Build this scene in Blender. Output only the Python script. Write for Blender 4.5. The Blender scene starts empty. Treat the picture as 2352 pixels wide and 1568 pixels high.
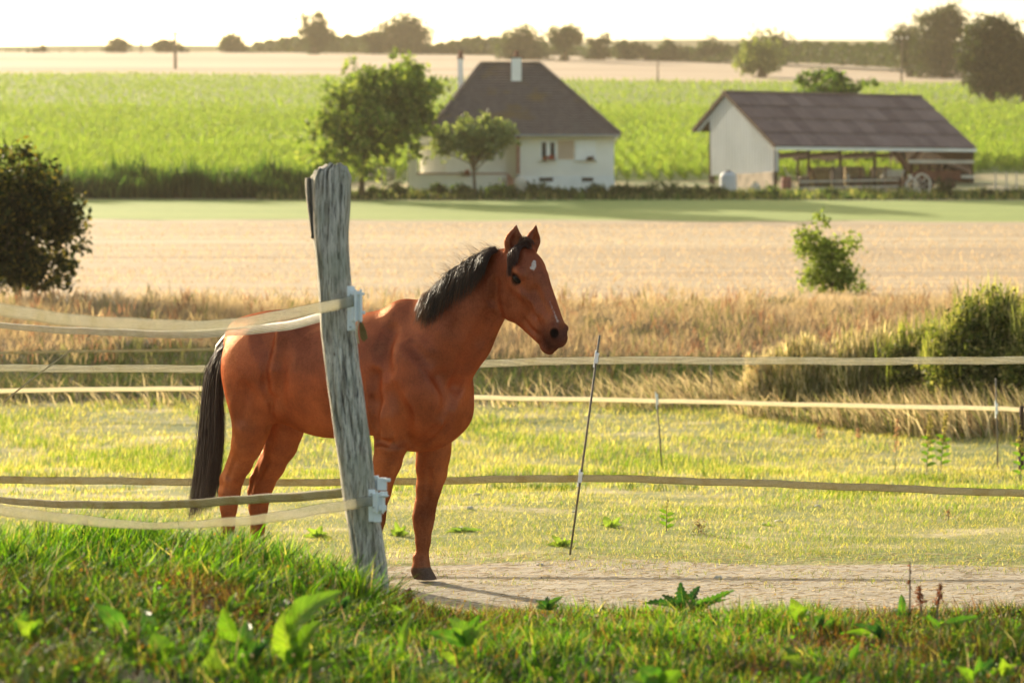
import bpy, math, random, time
import numpy as np
from mathutils import Vector, Matrix
T0 = time.time()
R = math.radians
sc = bpy.context.scene
COL = sc.collection
# ------------------------------------------------------------ camera, sky, sun, exposure
CAMZ = 1.7
cam_d = bpy.data.cameras.new('camera'); cam = bpy.data.objects.new('camera', cam_d); COL.objects.link(cam)
cam_d.lens = 85.0; cam_d.sensor_width = 36.0
cam_d.clip_start = 0.1; cam_d.clip_end = 9000
cam_d.dof.use_dof = True; cam_d.dof.focus_distance = 12.6; cam_d.dof.aperture_fstop = 3.6
TILT = math.atan(170 / 5553.3)
cam.location = (0, 0, CAMZ); cam.rotation_euler = (R(90) - TILT, 0, 0)
sc.camera = cam
SUN_EL, SUN_LEFT = R(16.5), R(36)          # height of the sun and its angle left of straight ahead
world = bpy.data.worlds.new('World'); sc.world = world; world.use_nodes = True
wn = world.node_tree; wn.nodes.clear()
w_out = wn.nodes.new('ShaderNodeOutputWorld'); w_bg = wn.nodes.new('ShaderNodeBackground')
sky = wn.nodes.new('ShaderNodeTexSky'); sky.sky_type = 'NISHITA'; sky.sun_disc = False
sky.sun_elevation = SUN_EL; sky.sun_rotation = -SUN_LEFT
sky.air_density = 1.0; sky.dust_density = 4.0; sky.ozone_density = 0.5; sky.altitude = 0
w_mul = wn.nodes.new('ShaderNodeMix'); w_mul.data_type = 'RGBA'; w_mul.blend_type = 'MULTIPLY'
w_mul.inputs[0].default_value = 1.0; w_mul.inputs[7].default_value = (1.0, 0.945, 0.81, 1)
wn.links.new(sky.outputs[0], w_mul.inputs[6]); wn.links.new(w_mul.outputs[2], w_bg.inputs[0])
w_bg.inputs[1].default_value = 0.12
wn.links.new(w_bg.outputs[0], w_out.inputs[0])
sun_d = bpy.data.lights.new('sun', 'SUN'); sun_d.energy = 4.0; sun_d.angle = R(0.6); sun_d.color = (1.0, 0.87, 0.66)
sun = bpy.data.objects.new('sun', sun_d); COL.objects.link(sun)
to_sun = Vector((-math.sin(SUN_LEFT) * math.cos(SUN_EL), math.cos(SUN_LEFT) * math.cos(SUN_EL), math.sin(SUN_EL)))
sun.rotation_euler = to_sun.to_track_quat('Z', 'Y').to_euler()
sun.location = to_sun * 60
sc.view_settings.view_transform = 'Standard'; sc.view_settings.look = 'None'
sc.view_settings.exposure = 1.5; sc.view_settings.gamma = 1.0; sc.view_settings.use_curve_mapping = False
try:
    sc.cycles.volume_bounces = 0; sc.cycles.max_bounces = 8; sc.cycles.transparent_max_bounces = 8
    sc.cycles.use_adaptive_sampling = True
except Exception: pass

# ------------------------------------------------------------ helpers
HAZE = 0.00019
F = 5553.3                                # focal length in units of 1/2352 of the picture's width
def ray(vx, vy):                          # direction through a point of a 2352 x 1568 picture, y component 1
    dx, dz = (vx - 1176) / F, -(vy - 784) / F
    c, s = math.cos(TILT), math.sin(TILT)
    y = c + dz * s; z = -s + dz * c
    return np.array([dx / y, 1.0, z / y])
def P(vx, vy, D):                         # the world point seen there at distance D ahead
    return np.array([0, 0, CAMZ]) + ray(vx, vy) * D
def vz(vy, D): return float(P(1176, vy, D)[2])
def vx2x(vx, D): return (vx - 1176) / F * D
rng = np.random.default_rng(7)

def mesh(name, V, Fs, mats, parent=None, col=None, smooth=False, mi=None, cname='Col'):
    me = bpy.data.meshes.new(name)
    V = np.asarray(V, dtype=np.float32)
    if isinstance(Fs, np.ndarray):
        n, k = Fs.shape
        me.vertices.add(len(V)); me.vertices.foreach_set('co', V.ravel())
        me.loops.add(n * k); me.loops.foreach_set('vertex_index', Fs.astype(np.int32).ravel())
        me.polygons.add(n)
        me.polygons.foreach_set('loop_start', np.arange(0, n * k, k, dtype=np.int32))
        me.polygons.foreach_set('loop_total', np.full(n, k, dtype=np.int32))
    else:
        me.from_pydata([tuple(map(float, v)) for v in V], [], [tuple(map(int, f)) for f in Fs]); n = len(Fs)
    if not isinstance(mats, (list, tuple)): mats = [mats]
    for m in mats: me.materials.append(m)
    if mi is not None: me.polygons.foreach_set('material_index', np.asarray(mi, dtype=np.int32))
    if smooth: me.polygons.foreach_set('use_smooth', np.ones(n, dtype=bool))
    me.update(calc_edges=True); me.validate(verbose=False)
    if col is not None:
        at = me.color_attributes.new(cname, 'FLOAT_COLOR', 'POINT')
        c4 = np.ones((len(V), 4), dtype=np.float32); c4[:, :3] = col
        at.data.foreach_set('color', c4.ravel())
    o = bpy.data.objects.new(name, me); COL.objects.link(o)
    if parent is not None: o.parent = parent
    return o
def tag(o, label=None, cat=None, group=None, kind=None):
    if label: o['label'] = label
    if cat: o['category'] = cat
    if group: o['group'] = group
    if kind: o['kind'] = kind
    return o
def empty(name, loc, rz=0.0, label=None, cat=None, group=None):
    e = bpy.data.objects.new(name, None); COL.objects.link(e)
    e.location = tuple(map(float, loc)); e.rotation_euler = (0, 0, rz); e.empty_display_size = 0.1
    return tag(e, label, cat, group)
def adopt(o, root):                       # parent o (built in world space) to root, keeping its place
    m = Matrix.LocRotScale(root.location, root.rotation_euler, root.scale)
    o.parent = root; o.matrix_parent_inverse = m.inverted()
    return o
class MB:                                 # collects simple solids into ONE mesh object
    def __init__(s): s.V = []; s.F = []
    def add(s, V, Fc):
        n = len(s.V); s.V += [tuple(map(float, v)) for v in V]; s.F += [tuple(i + n for i in f) for f in Fc]; return s
    def box(s, x0, x1, y0, y1, z0, z1):
        return s.add([(x0,y0,z0),(x1,y0,z0),(x1,y1,z0),(x0,y1,z0),(x0,y0,z1),(x1,y0,z1),(x1,y1,z1),(x0,y1,z1)],
              [(0,3,2,1),(4,5,6,7),(0,1,5,4),(1,2,6,5),(2,3,7,6),(3,0,4,7)])
    def bar(s, a, b, w, h, up=(0, 0, 1)):
        a, b = Vector(a), Vector(b); d = (b - a).normalized(); u = Vector(up)
        if abs(d.dot(u)) > .98: u = Vector((0, 1, 0))
        x = d.cross(u).normalized(); y = x.cross(d).normalized()
        V = [p + x * (i * w / 2) + y * (j * h / 2) for p in (a, b) for i, j in ((-1,-1),(1,-1),(1,1),(-1,1))]
        return s.add(V, [(0,1,2,3),(7,6,5,4),(0,4,5,1),(1,5,6,2),(2,6,7,3),(3,7,4,0)])
    def tube(s, pts, rad, n=8, caps=True):
        pts = [Vector(p) for p in pts]; m = len(pts)
        if not hasattr(rad, '__len__'): rad = [rad] * m
        V = []; u = None
        for i, p in enumerate(pts):
            d = (pts[min(i + 1, m - 1)] - pts[max(i - 1, 0)]).normalized()
            if u is None: u = d.orthogonal().normalized()
            else: u = (u - d * u.dot(d)).normalized()
            w = d.cross(u)
            for k in range(n):
                a = 2 * math.pi * k / n; V.append(p + (u * math.cos(a) + w * math.sin(a)) * rad[i])
        Fc = [(i*n+k, i*n+(k+1)%n, (i+1)*n+(k+1)%n, (i+1)*n+k) for i in range(m-1) for k in range(n)]
        if caps: Fc += [tuple(range(n))[::-1], tuple(range((m-1)*n, m*n))]
        return s.add(V, Fc)
    def build(s, name, mat, parent=None, smooth=False, root=None):
        o = mesh(name, np.array(s.V), s.F, mat, parent, smooth=smooth)
        if root is not None: adopt(o, root)
        return o

# ------------------------------------------------------------ materials
class NT:
    def __init__(s, name):
        s.m = bpy.data.materials.new(name); s.m.use_nodes = True; s.t = s.m.node_tree; s.t.nodes.clear()
        s.out = s.n('ShaderNodeOutputMaterial')
    def n(s, ty, **kw):
        nd = s.t.nodes.new(ty)
        for k, v in kw.items(): setattr(nd, k, v)
        return nd
    def l(s, a, b): s.t.links.new(a, b)
    def val(s, sock, v):
        if hasattr(v, 'is_output') or isinstance(v, bpy.types.NodeSocket): s.l(v, sock)
        elif isinstance(v, (tuple, list)) and len(v) == 3 and sock.type == 'RGBA': sock.default_value = (*v, 1)
        else: sock.default_value = v
    def coord(s, which='Object', scale=(1, 1, 1)):
        if which == 'World': c = s.n('ShaderNodeNewGeometry').outputs['Position']
        else: c = s.n('ShaderNodeTexCoord').outputs[which]
        mp = s.n('ShaderNodeMapping'); mp.inputs['Scale'].default_value = scale; s.l(c, mp.inputs[0]); return mp.outputs[0]
    def noise(s, co, scale, detail=4, rough=.55, out=0):
        nd = s.n('ShaderNodeTexNoise'); s.l(co, nd.inputs['Vector']); nd.inputs['Scale'].default_value = scale
        nd.inputs['Detail'].default_value = detail; nd.inputs['Roughness'].default_value = rough; return nd.outputs[out]
    def ramp(s, f, stops, interp='LINEAR'):
        r = s.n('ShaderNodeValToRGB'); s.l(f, r.inputs[0]); cr = r.color_ramp; cr.interpolation = interp
        while len(cr.elements) < len(stops): cr.elements.new(.5)
        for e, (p, c) in zip(cr.elements, stops):
            e.position = p; e.color = (*c, 1) if hasattr(c, '__len__') else (c, c, c, 1)
        return r.outputs[0]
    def mix(s, f, a, b, mode='MIX'):
        m = s.n('ShaderNodeMix', data_type='RGBA', blend_type=mode)
        s.val(m.inputs[0], f); s.val(m.inputs[6], a); s.val(m.inputs[7], b); return m.outputs[2]
    def math(s, op, a, b=0.0):
        m = s.n('ShaderNodeMath', operation=op); s.val(m.inputs[0], a); s.val(m.inputs[1], b); return m.outputs[0]
    def attr(s, name='Col'):
        a = s.n('ShaderNodeAttribute'); a.attribute_name = name; return a.outputs['Color']
    def bump(s, h, strength=.3, dist=.02):
        b = s.n('ShaderNodeBump'); s.l(h, b.inputs['Height']); b.inputs['Strength'].default_value = strength
        b.inputs['Distance'].default_value = dist; return b.outputs[0]
    def bsdf(s, col, rough=.8, normal=None, spec=.3, sheen=0, coat=0, metal=0):
        p = s.n('ShaderNodeBsdfPrincipled'); s.val(p.inputs['Base Color'], col); s.val(p.inputs['Roughness'], rough)
        p.inputs['Specular IOR Level'].default_value = spec; p.inputs['Metallic'].default_value = metal
        if sheen: p.inputs['Sheen Weight'].default_value = sheen; p.inputs['Sheen Roughness'].default_value = .4
        if coat: p.inputs['Coat Weight'].default_value = coat
        if normal is not None: s.l(normal, p.inputs['Normal'])
        return p.outputs[0]
    def done(s, sh, translucent=0, tcol=None, tint=(1.35, 1.5, .6)):
        if translucent:
            t = s.n('ShaderNodeBsdfTranslucent')
            s.val(t.inputs[0], s.mix(1.0, tcol, tint, 'MULTIPLY'))
            m = s.n('ShaderNodeMixShader'); m.inputs[0].default_value = translucent
            s.l(sh, m.inputs[1]); s.l(t.outputs[0], m.inputs[2]); sh = m.outputs[0]
        s.l(sh, s.out.inputs[0]); return s.m
def mat_plain(name, col, rough=.7, var=.25, scale=6, spec=.3, metal=0, bump=.15, where='Object', bd=.01):
    t = NT(name); co = t.coord(where); n = t.noise(co, scale, 6)
    c = t.mix(t.ramp(n, [(.3, 0.), (.7, 1.)]), tuple(x * (1 - var) for x in col), tuple(min(1, x * (1 + var)) for x in col))
    n2 = t.noise(co, scale * 6, 3)
    return t.done(t.bsdf(c, rough, t.bump(n2, bump, bd) if bump else None, spec, metal=metal))
def mat_leafy(name, transl=.45, rough=.6, spec=.3, tint=(1.35, 1.5, .6), cname='Col'):
    t = NT(name); c = t.attr(cname)
    return t.done(t.bsdf(c, rough + .1, None, spec * .4), transl, c, tint)
# ============================================================ THE LAND
# height profile straight ahead: (distance, height)
PR = [(-400, .5), (-30, .5), (5, .50), (7.5, .49), (8.2, .455), (9, .38), (9.6, .27), (10.2, .12), (10.8, .02), (11.6, 0), (18, -.06), (24, vz(1075, 24)), (28, vz(985, 28)), (31, vz(922, 31)),
      (33.5, vz(855, 33.5)), (37, vz(770, 37)), (42, vz(703, 42)), (60, vz(620, 60)), (85, vz(548, 85)), (110, vz(509, 110)), (120, vz(484, 120)), (133, vz(458, 133)), (140, vz(441, 140)),
      (150, vz(415, 150)), (175, vz(366, 175)), (200, vz(331, 200)), (250, vz(277, 250)), (300, vz(239, 300)), (400, vz(184, 400)), (500, vz(150, 500)), (600, vz(129, 600)),
      (690, vz(121, 690)), (780, vz(119.5, 780)), (1000, vz(119.5, 780) - 3), (1600, 40), (3500, 20), (6500, 10)]
PRx = np.array([p[0] for p in PR], float); PRz = np.array([p[1] for p in PR], float)
def vnoise(x, y, s=0.):                   # cheap smooth noise from sines
    return (np.sin(x * 1.3 + s) * np.sin(y * 1.1 + 1.7 * s) + .5 * np.sin(x * 2.7 + y * 1.9 + s * 3) + .3 * np.sin(y * 4.3 - x * 3.1 + s)) / 1.8
def tz(x, y):
    x = np.asarray(x, float); y = np.asarray(y, float)
    # the near bank's edge lies a little further off on the left
    left = np.clip((-.25 - x) / .8, 0, 1); near = (y > 5) & (y < 16)
    ys = np.where(near, np.where(y < 12, y - left * .75 * np.clip((y - 5) / 3, 0, 1) * np.clip((12.4 - y) / 1.2, 0, 1), y), y)
    z = np.interp(ys, PRx, PRz)
    bank = np.clip((10.6 - y) / 1.0, 0, 1) * np.clip((y - 2) / 3, 0, 1)
    z = z + left * .16 * bank
    z = z + bank * .025 * vnoise(x * 3, y * 3, 1) + np.clip((y - 15) / 4, 0, 1) * np.clip((31 - y) / 4, 0, 1) * .035 * vnoise(x * 1.2, y * .9, 2)
    z = z + np.clip((y - 32) / 4, 0, 1) * np.clip((45 - y) / 5, 0, 1) * .10 * vnoise(x * .8, y * .7, 5)
    r = np.clip(x / np.maximum(y, 1), -.6, .6)
    far = np.clip((y - 380) / 300, 0, 1)
    z = z - far * np.clip(r - .02, 0, .4) * y * .035       # the hill's crest falls away to the right
    return z
def ground_zone(name, b0, b1, ny, nx, mat, xs=(-1, 1), group=None):
    """sheet between the lines y=b0(x) and y=b1(x); x spans +-(.5*y+60)"""
    u = np.linspace(-1, 1, nx); u = np.sign(u) * np.abs(u) ** 1.6; v = np.linspace(0, 1, ny)
    ym = (b0(0) + b1(0)) / 2; half = .62 * max(abs(b1(0)), 60) + 30
    U, Vv = np.meshgrid(u, v); X = U * half
    Y0 = np.vectorize(b0)(X); Y1 = np.vectorize(b1)(X); Y = Y0 + (Y1 - Y0) * Vv
    Z = tz(X, Y); V = np.stack([X, Y, Z], 2).reshape(-1, 3)
    i = (np.arange(ny - 1)[:, None] * nx + np.arange(nx - 1)[None]).ravel()
    Fs = np.stack([i, i + 1, i + nx + 1, i + nx], 1)
    o = mesh(name, V, Fs, mat, smooth=True); o['kind'] = 'structure'; return o
# boundaries
bd = [lambda x: -400., lambda x: 10.9 + .15 * math.sin(x * 1.1), lambda x: 13.9 + .25 * math.sin(x * .9 + 1) + .12 * math.sin(x * 3.1), lambda x: 30.6 + .3 * math.sin(x * .7),
      lambda x: 43. + .5 * math.sin(x * .4), lambda x: 111. - .05 * x + .5 * math.sin(x * .5) + .3 * math.sin(x * 1.3), lambda x: 132. + .5 * math.sin(x * .2),
      lambda x: 150. - 13 * min(max((-9 - x) / 5, 0), 1) + 8 * min(max((x - 26) / 3, 0), 1), lambda x: 402. + 8 * math.sin(x * .01) - .55 * min(max(x, -70), 50), lambda x: 790. - .2 * x, lambda x: 6500.]
def zmat(name, f):
    t = NT(name); return f(t)
def m_ground(t):
    co = t.coord('World'); n = t.noise(co, 3, 6, .65); n2 = t.noise(co, 40, 5, .7)
    c = t.ramp(n, [(.3, (.03, .028, .014)), (.6, (.06, .055, .025))])
    return t.done(t.bsdf(t.mix(t.ramp(n2, [(.5, 0.), (.75, .4)]), c, (.12, .11, .05)), .95, t.bump(n2, .5, .02)))
def m_dirt(t):
    co = t.coord('World'); n = t.noise(t.coord('World', (1, 1.6, 1)), 2.2, 6, .6); n2 = t.noise(t.coord('World', (14, 30, 20)), 1.6, 6, .8); n3 = t.noise(co, 60, 4, .7)
    c = t.ramp(n, [(.30, (.25, .21, .155)), (.62, (.42, .37, .285))])
    c = t.mix(t.ramp(n2, [(.46, 0.), (.64, .75)]), c, (.56, .50, .39)); c = t.mix(t.ramp(n3, [(.30, .8), (.46, 0.)]), c, (.15, .11, .07))
    return t.done(t.bsdf(c, .95, t.bump(t.math('ADD', t.math('ADD', n2, n3), t.math('MULTIPLY', t.noise(t.coord('World', (1, 1.5, 1)), 7, 3, .5), 2.2)), .7, .03)))
def m_paddock(t):
    co = t.coord('World'); n = t.noise(t.coord('World', (1, 1.5, 1)), .9, 6, .6); n2 = t.noise(co, 26, 5, .75)
    c = t.ramp(n, [(.34, (.50, .43, .27)), (.45, (.30, .29, .12)), (.60, (.15, .19, .05)), (.74, (.44, .38, .22))])
    c = t.mix(t.ramp(n2, [(.35, .55), (.55, 0.)]), c, (.10, .10, .03))
    return t.done(t.bsdf(c, .95, t.bump(n2, .7, .04)))
def m_rough(t):
    co = t.coord('World'); n = t.noise(co, 1.1, 5, .6); n2 = t.noise(co, 14, 4, .7)
    c = t.ramp(n, [(.3, (.12, .09, .055)), (.7, (.08, .08, .035))])
    return t.done(t.bsdf(c, .95, t.bump(n2, .7, .08)))
def tram(t, freq, width, amt):             # wheel tracks: narrow lines every 1/freq metres, slightly wandering
    p = t.n('ShaderNodeNewGeometry').outputs['Position']; sp = t.n('ShaderNodeSeparateXYZ'); t.l(p, sp.inputs[0])
    wob = t.math('MULTIPLY', t.noise(t.coord('World', (.02, .02, 0)), 1., 2), 6.)
    f = t.math('FRACT', t.math('MULTIPLY', t.math('ADD', sp.outputs[1], wob), freq))
    return t.ramp(f, [(.40, 0.), (.40 + width * .3, amt), (.40 + width * .6, 0.), (.40 + width, amt), (.40 + width * 1.4, 0.)])
def m_stubble(t):
    w = t.noise(t.coord('World', (.02, .9, 1)), 1.6, 6, .75); b = t.noise(t.coord('World', (.012, .09, 1)), 1.0, 4, .6); f_ = t.noise(t.coord('World', (1.0, 3, 1)), 2.0, 5, .8)
    c = t.ramp(b, [(.32, (.39, .30, .19)), (.66, (.52, .43, .29))])
    c = t.mix(t.ramp(w, [(.40, .85), (.56, 0.)]), c, (.24, .18, .12)); c = t.mix(t.ramp(f_, [(.36, .45), (.52, 0.)]), c, (.30, .22, .13))
    c = t.mix(tram(t, .105, .11, .6), c, (.27, .20, .125))
    return t.done(t.bsdf(c, .9, t.bump(f_, .4, .1)))
def m_strip(t):
    w = t.noise(t.coord('World', (.03, .6, 1)), 1.5, 5, .65); f_ = t.noise(t.coord('World', (1, 2.5, 1)), 1.3, 4, .7)
    c = t.ramp(w, [(.35, (.19, .27, .055)), (.65, (.30, .35, .09))])
    return t.done(t.bsdf(t.mix(tram(t, .16, .12, .35), t.mix(t.ramp(f_, [(.35, .4), (.6, 0.)]), c, (.13, .19, .04)), (.14, .17, .05)), .9, t.bump(f_, .3, .1)))
def m_garden(t):
    n = t.noise(t.coord('World'), .35, 5, .65)
    return t.done(t.bsdf(t.ramp(n, [(.35, (.13, .18, .06)), (.5, (.28, .25, .12)), (.66, (.40, .32, .20))]), .95))
def m_crop(t):
    w = t.noise(t.coord('World', (.35, .35, 0)), 1.2, 5, .7); b = t.noise(t.coord('World', (.006, .05, 0)), 1, 4, .6)
    c = t.ramp(b, [(.35, (.16, .215, .055)), (.65, (.23, .27, .08))])
    return t.done(t.bsdf(t.mix(t.ramp(w, [(.38, .55), (.6, 0.)]), c, (.05, .10, .02)), .9, t.bump(w, .5, .6)))
def m_farst(t):
    b = t.noise(t.coord('World', (.004, .035, 0)), 1.2, 5, .6)
    return t.done(t.bsdf(t.ramp(b, [(.36, (.27, .19, .125)), (.62, (.40, .31, .22))]), .95))
def m_hill(t):
    n = t.noise(t.coord('World'), .006, 5, .6)
    return t.done(t.bsdf(t.ramp(n, [(.4, (.10, .14, .07)), (.6, (.22, .22, .12))]), .95))
zones = [('ground', 70, 120, m_ground), ('dirt_path', 24, 160, m_dirt), ('paddock', 60, 160, m_paddock), ('rough_grass_bank', 30, 90, m_rough), ('stubble_field', 50, 60, m_stubble),
         ('grass_strip', 14, 60, m_strip), ('garden_ground', 10, 80, m_garden), ('crop_field', 60, 60, m_crop), ('far_stubble_field', 40, 50, m_farst), ('hills', 30, 40, m_hill)]
for i, (nm, ny, nx, f) in enumerate(zones):
    ground_zone(nm, bd[i], bd[i + 1], ny, nx, zmat(nm, f)) if i else None
# the near bank needs fine rows only near the camera: two ranges in one sheet
def near_ground():
    ys = np.concatenate([[-400, -150, -60, -25, -10, -3, 1, 3], np.linspace(4.4, 10.2, 60)]); xs_ = np.concatenate([[-270, -120, -50, -20, -10], np.linspace(-6, 6, 90), [10, 20, 50, 120, 270]])
    X, Y = np.meshgrid(xs_, ys); V1 = Y.copy()
    last = np.vectorize(bd[1])(xs_)
    X = np.vstack([X, xs_[None], xs_[None]]); Y = np.vstack([Y, (10.2 + last)[None] / 2, last[None]])
    Z = tz(X, Y); nx = len(xs_); ny = X.shape[0]
    i = (np.arange(ny - 1)[:, None] * nx + np.arange(nx - 1)[None]).ravel()
    o = mesh('ground', np.stack([X, Y, Z], 2).reshape(-1, 3), np.stack([i, i + 1, i + nx + 1, i + nx], 1), zmat('ground', m_ground), smooth=True); o['kind'] = 'structure'
near_ground()
# low distant ridge at the right of the horizon
xs_ = np.linspace(-900, 1500, 60); 
ridge_z = 5 + np.array([vz(119 - 16 * max(0, math.sin(max(0, min(1, (x + 100) / 900)) * math.pi)) - 3 * math.sin(x * .013), 2300) for x in xs_])
V = []
for x, z in zip(xs_, ridge_z): V += [(x, 2000, 10), (x, 2300, z), (x, 2900, 10)]
n = len(xs_); Fs = [(3*i+k, 3*i+k+3, 3*i+k+4, 3*i+k+1) for i in range(n-1) for k in (0, 1)]
o = mesh('distant_hill', V, Fs, zmat('distant_hill', m_hill), smooth=True); o['kind'] = 'structure'
# ------------------------------------------------------------ the air
lo_h = MB().box(-1700, 1900, -60, 3300, -3, 135)
t = NT('haze_air'); pv = t.n('ShaderNodeVolumePrincipled'); pv.inputs['Color'].default_value = (1.0, .88, .66, 1); pv.inputs['Density'].default_value = HAZE; pv.inputs['Anisotropy'].default_value = .2
t.l(pv.outputs[0], t.out.inputs['Volume'])
hz_o = lo_h.build('haze', t.m); hz_o['kind'] = 'stuff'; hz_o['label'] = 'thin warm evening haze over the fields'
print('land', round(time.time() - T0, 1))
# ============================================================ VEGETATION
rng = np.random.default_rng(21)
def blades(name, pos, hgt, wid, lean, col, mat, bend=.5, parent=None, seg=2, facing=None):
    """pos Nx3, hgt N, wid N, lean Nx2 (horizontal tip offset), tapering curved blades"""
    N = len(pos); a = rng.random(N) * np.pi if facing is None else facing
    sd = np.stack([np.cos(a), np.sin(a), np.zeros(N)], 1) * wid[:, None] * .5
    ln = np.concatenate([lean, np.zeros((N, 1))], 1); up = np.zeros((N, 3)); up[:, 2] = hgt
    m1 = pos + up * .5 + ln * .5 * (1 - bend); tip = pos + up + ln
    if seg == 2:
        V = np.stack([pos - sd, pos + sd, m1 + sd * .8, m1 - sd * .8, tip], 1).reshape(-1, 3)
        b = np.arange(N) * 5; Fs = np.concatenate([np.stack([b, b+1, b+2], 1), np.stack([b, b+2, b+3], 1), np.stack([b+3, b+2, b+4], 1)]); k = 5
    else:
        V = np.stack([pos - sd, pos + sd, tip], 1).reshape(-1, 3); Fs = np.arange(3 * N).reshape(-1, 3); k = 3
    return mesh(name, V, Fs, mat, parent, col=np.repeat(col, k, 0))
M_blade = mat_leafy('grass_blade', .46, .5, .35, (1.45, 1.58, .42))
M_dry = mat_leafy('dry_grass', .40, .7, .2, (1.35, 1.2, .9))
M_leaf = mat_leafy('tree_leaf', .46, .5, .35, (1.35, 1.45, .5))
M_crop = mat_leafy('crop_leaf', .55, .5, .35, (1.35, 1.5, .55))
def colmix(N, cols, w, var=.25):
    i = rng.choice(len(cols), N, p=np.array(w) / sum(w)); c = np.array(cols)[i]
    return c * (1 + var * rng.normal(size=(N, 1))).clip(.4, 1.8)
def scat(N, y0, y1, pad=1.25, pw=1.0):    # random ground points inside the view wedge
    u = rng.random(N); y = y0 + (y1 - y0) * u ** pw
    x = (rng.random(N) * 2 - 1) * (y * 1176 / F * pad + .3); return x, y
def at(x, y): return np.stack([x, y, tz(x, y)], 1)
def keepif(m, *a): return [q[m] for q in a]
LIME = (.11, .235, .014); GRN = (.045, .125, .014); DGR = (.014, .040, .008); STRAW = (.42, .33, .17); BRN = (.20, .085, .035); PALE = (.55, .46, .30); OLV = (.16, .17, .04)
# --- crop field: rows of maize, individually uncountable
def crops():
    P_, H_, W_, L_, C_ = [], [], [], [], []
    def put(n, y0, y1, h, w, k, pw=1.0, pad=1.38):
        x, y = scat(n, y0, y1, pad, pw)
        b = np.array([bd[7](a) for a in x]); b2 = np.array([bd[8](a) for a in x]); m = (y > b + .5) & (y < b2); x, y = x[m], y[m]
        row = np.round(x / .9) * .9; x = row + rng.normal(size=len(x)) * .10
        p = at(x, y); vg = vnoise(x * .05, y * .04, 4) + .8 * vnoise(x * .5, y * .28, 9)
        hh_ = h * (1 + .10 * vg + .10 * rng.normal(size=len(x))); near_edge = np.clip((y - 137) / 10, .55, 1)
        hh_ *= near_edge
        for j in range(k):
            a = rng.random(len(x)) * 2 * np.pi; r_ = (.15 + .5 * rng.random(len(x))) * h * .55
            q = p.copy(); q[:, 2] += hh_ * rng.random(len(x)) * .62
            P_.append(q); H_.append(hh_ * (.15 + .30 * rng.random(len(x)))); W_.append(np.full(len(x), w) * (.6 + .8 * rng.random(len(x))))
            L_.append(np.stack([np.cos(a) * r_, np.sin(a) * r_], 1)); c = colmix(len(x), [(.16, .225, .05), (.20, .25, .06), (.12, .175, .035), (.27, .29, .10)], [4, 4, 1.5, 1.2], .08)
            C_.append(c)
    put(30000, 136, 185, 1.15, .065, 9); put(32000, 185, 280, .95, .10, 6); put(24000, 280, 440, .75, .17, 4)
    o = blades('maize_crop', np.concatenate(P_), np.concatenate(H_), np.concatenate(W_), np.concatenate(L_), np.concatenate(C_), M_crop, .6)
    tag(o, 'bright green maize crop covering the hillside', kind='stuff')
crops()
# --- leafy crowns
def leaf_cloud(centers, radii, n, size, cols, clump=.35, shell=.55, squash=1., seedcols=None, nclump=None):
    """centers Kx3, radii Kx3: leaves gathered in clumps spread through the ellipsoids"""
    centers = np.array(centers, float); radii = np.array(radii, float); K = len(centers)
    vol = radii.prod(1); w = vol / vol.sum(); nc = nclump or max(12, int(n / 16))
    k = rng.choice(K, nc, p=w); d = rng.normal(size=(nc, 3)); d /= np.linalg.norm(d, axis=1, keepdims=True)
    rr = shell + (1.02 - shell) * rng.random(nc) ** .7; rr = np.where(rng.random(nc) < .15, rng.random(nc), rr)
    cc = centers[k] + d * rr[:, None] * radii[k]; cr = clump * radii[k].min(1) * (.45 + .9 * rng.random(nc))
    ci = rng.choice(nc, n, p=cr ** 2 / (cr ** 2).sum()); off = rng.normal(size=(n, 3)) * .5; p = cc[ci] + off * cr[ci][:, None]
    a = rng.normal(size=(n, 3)); a /= np.linalg.norm(a, axis=1, keepdims=True); b = np.cross(a, rng.normal(size=(n, 3))); b /= np.linalg.norm(b, axis=1, keepdims=True)
    s = size * (.55 + .9 * rng.random(n))[:, None]
    V = np.stack([p - a * s, p + b * s * .5, p + a * s, p - b * s * .5], 1).reshape(-1, 3)
    tone = (.75 + .5 * rng.random(nc))[ci]
    c = colmix(n, cols[0], cols[1], .18) * tone[:, None]
    return V, np.arange(4 * n).reshape(-1, 4), np.repeat(c, 4, 0)
M_bark = mat_plain('bark', (.10, .075, .05), .95, .4, 3, bump=.6, bd=.05)
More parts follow.
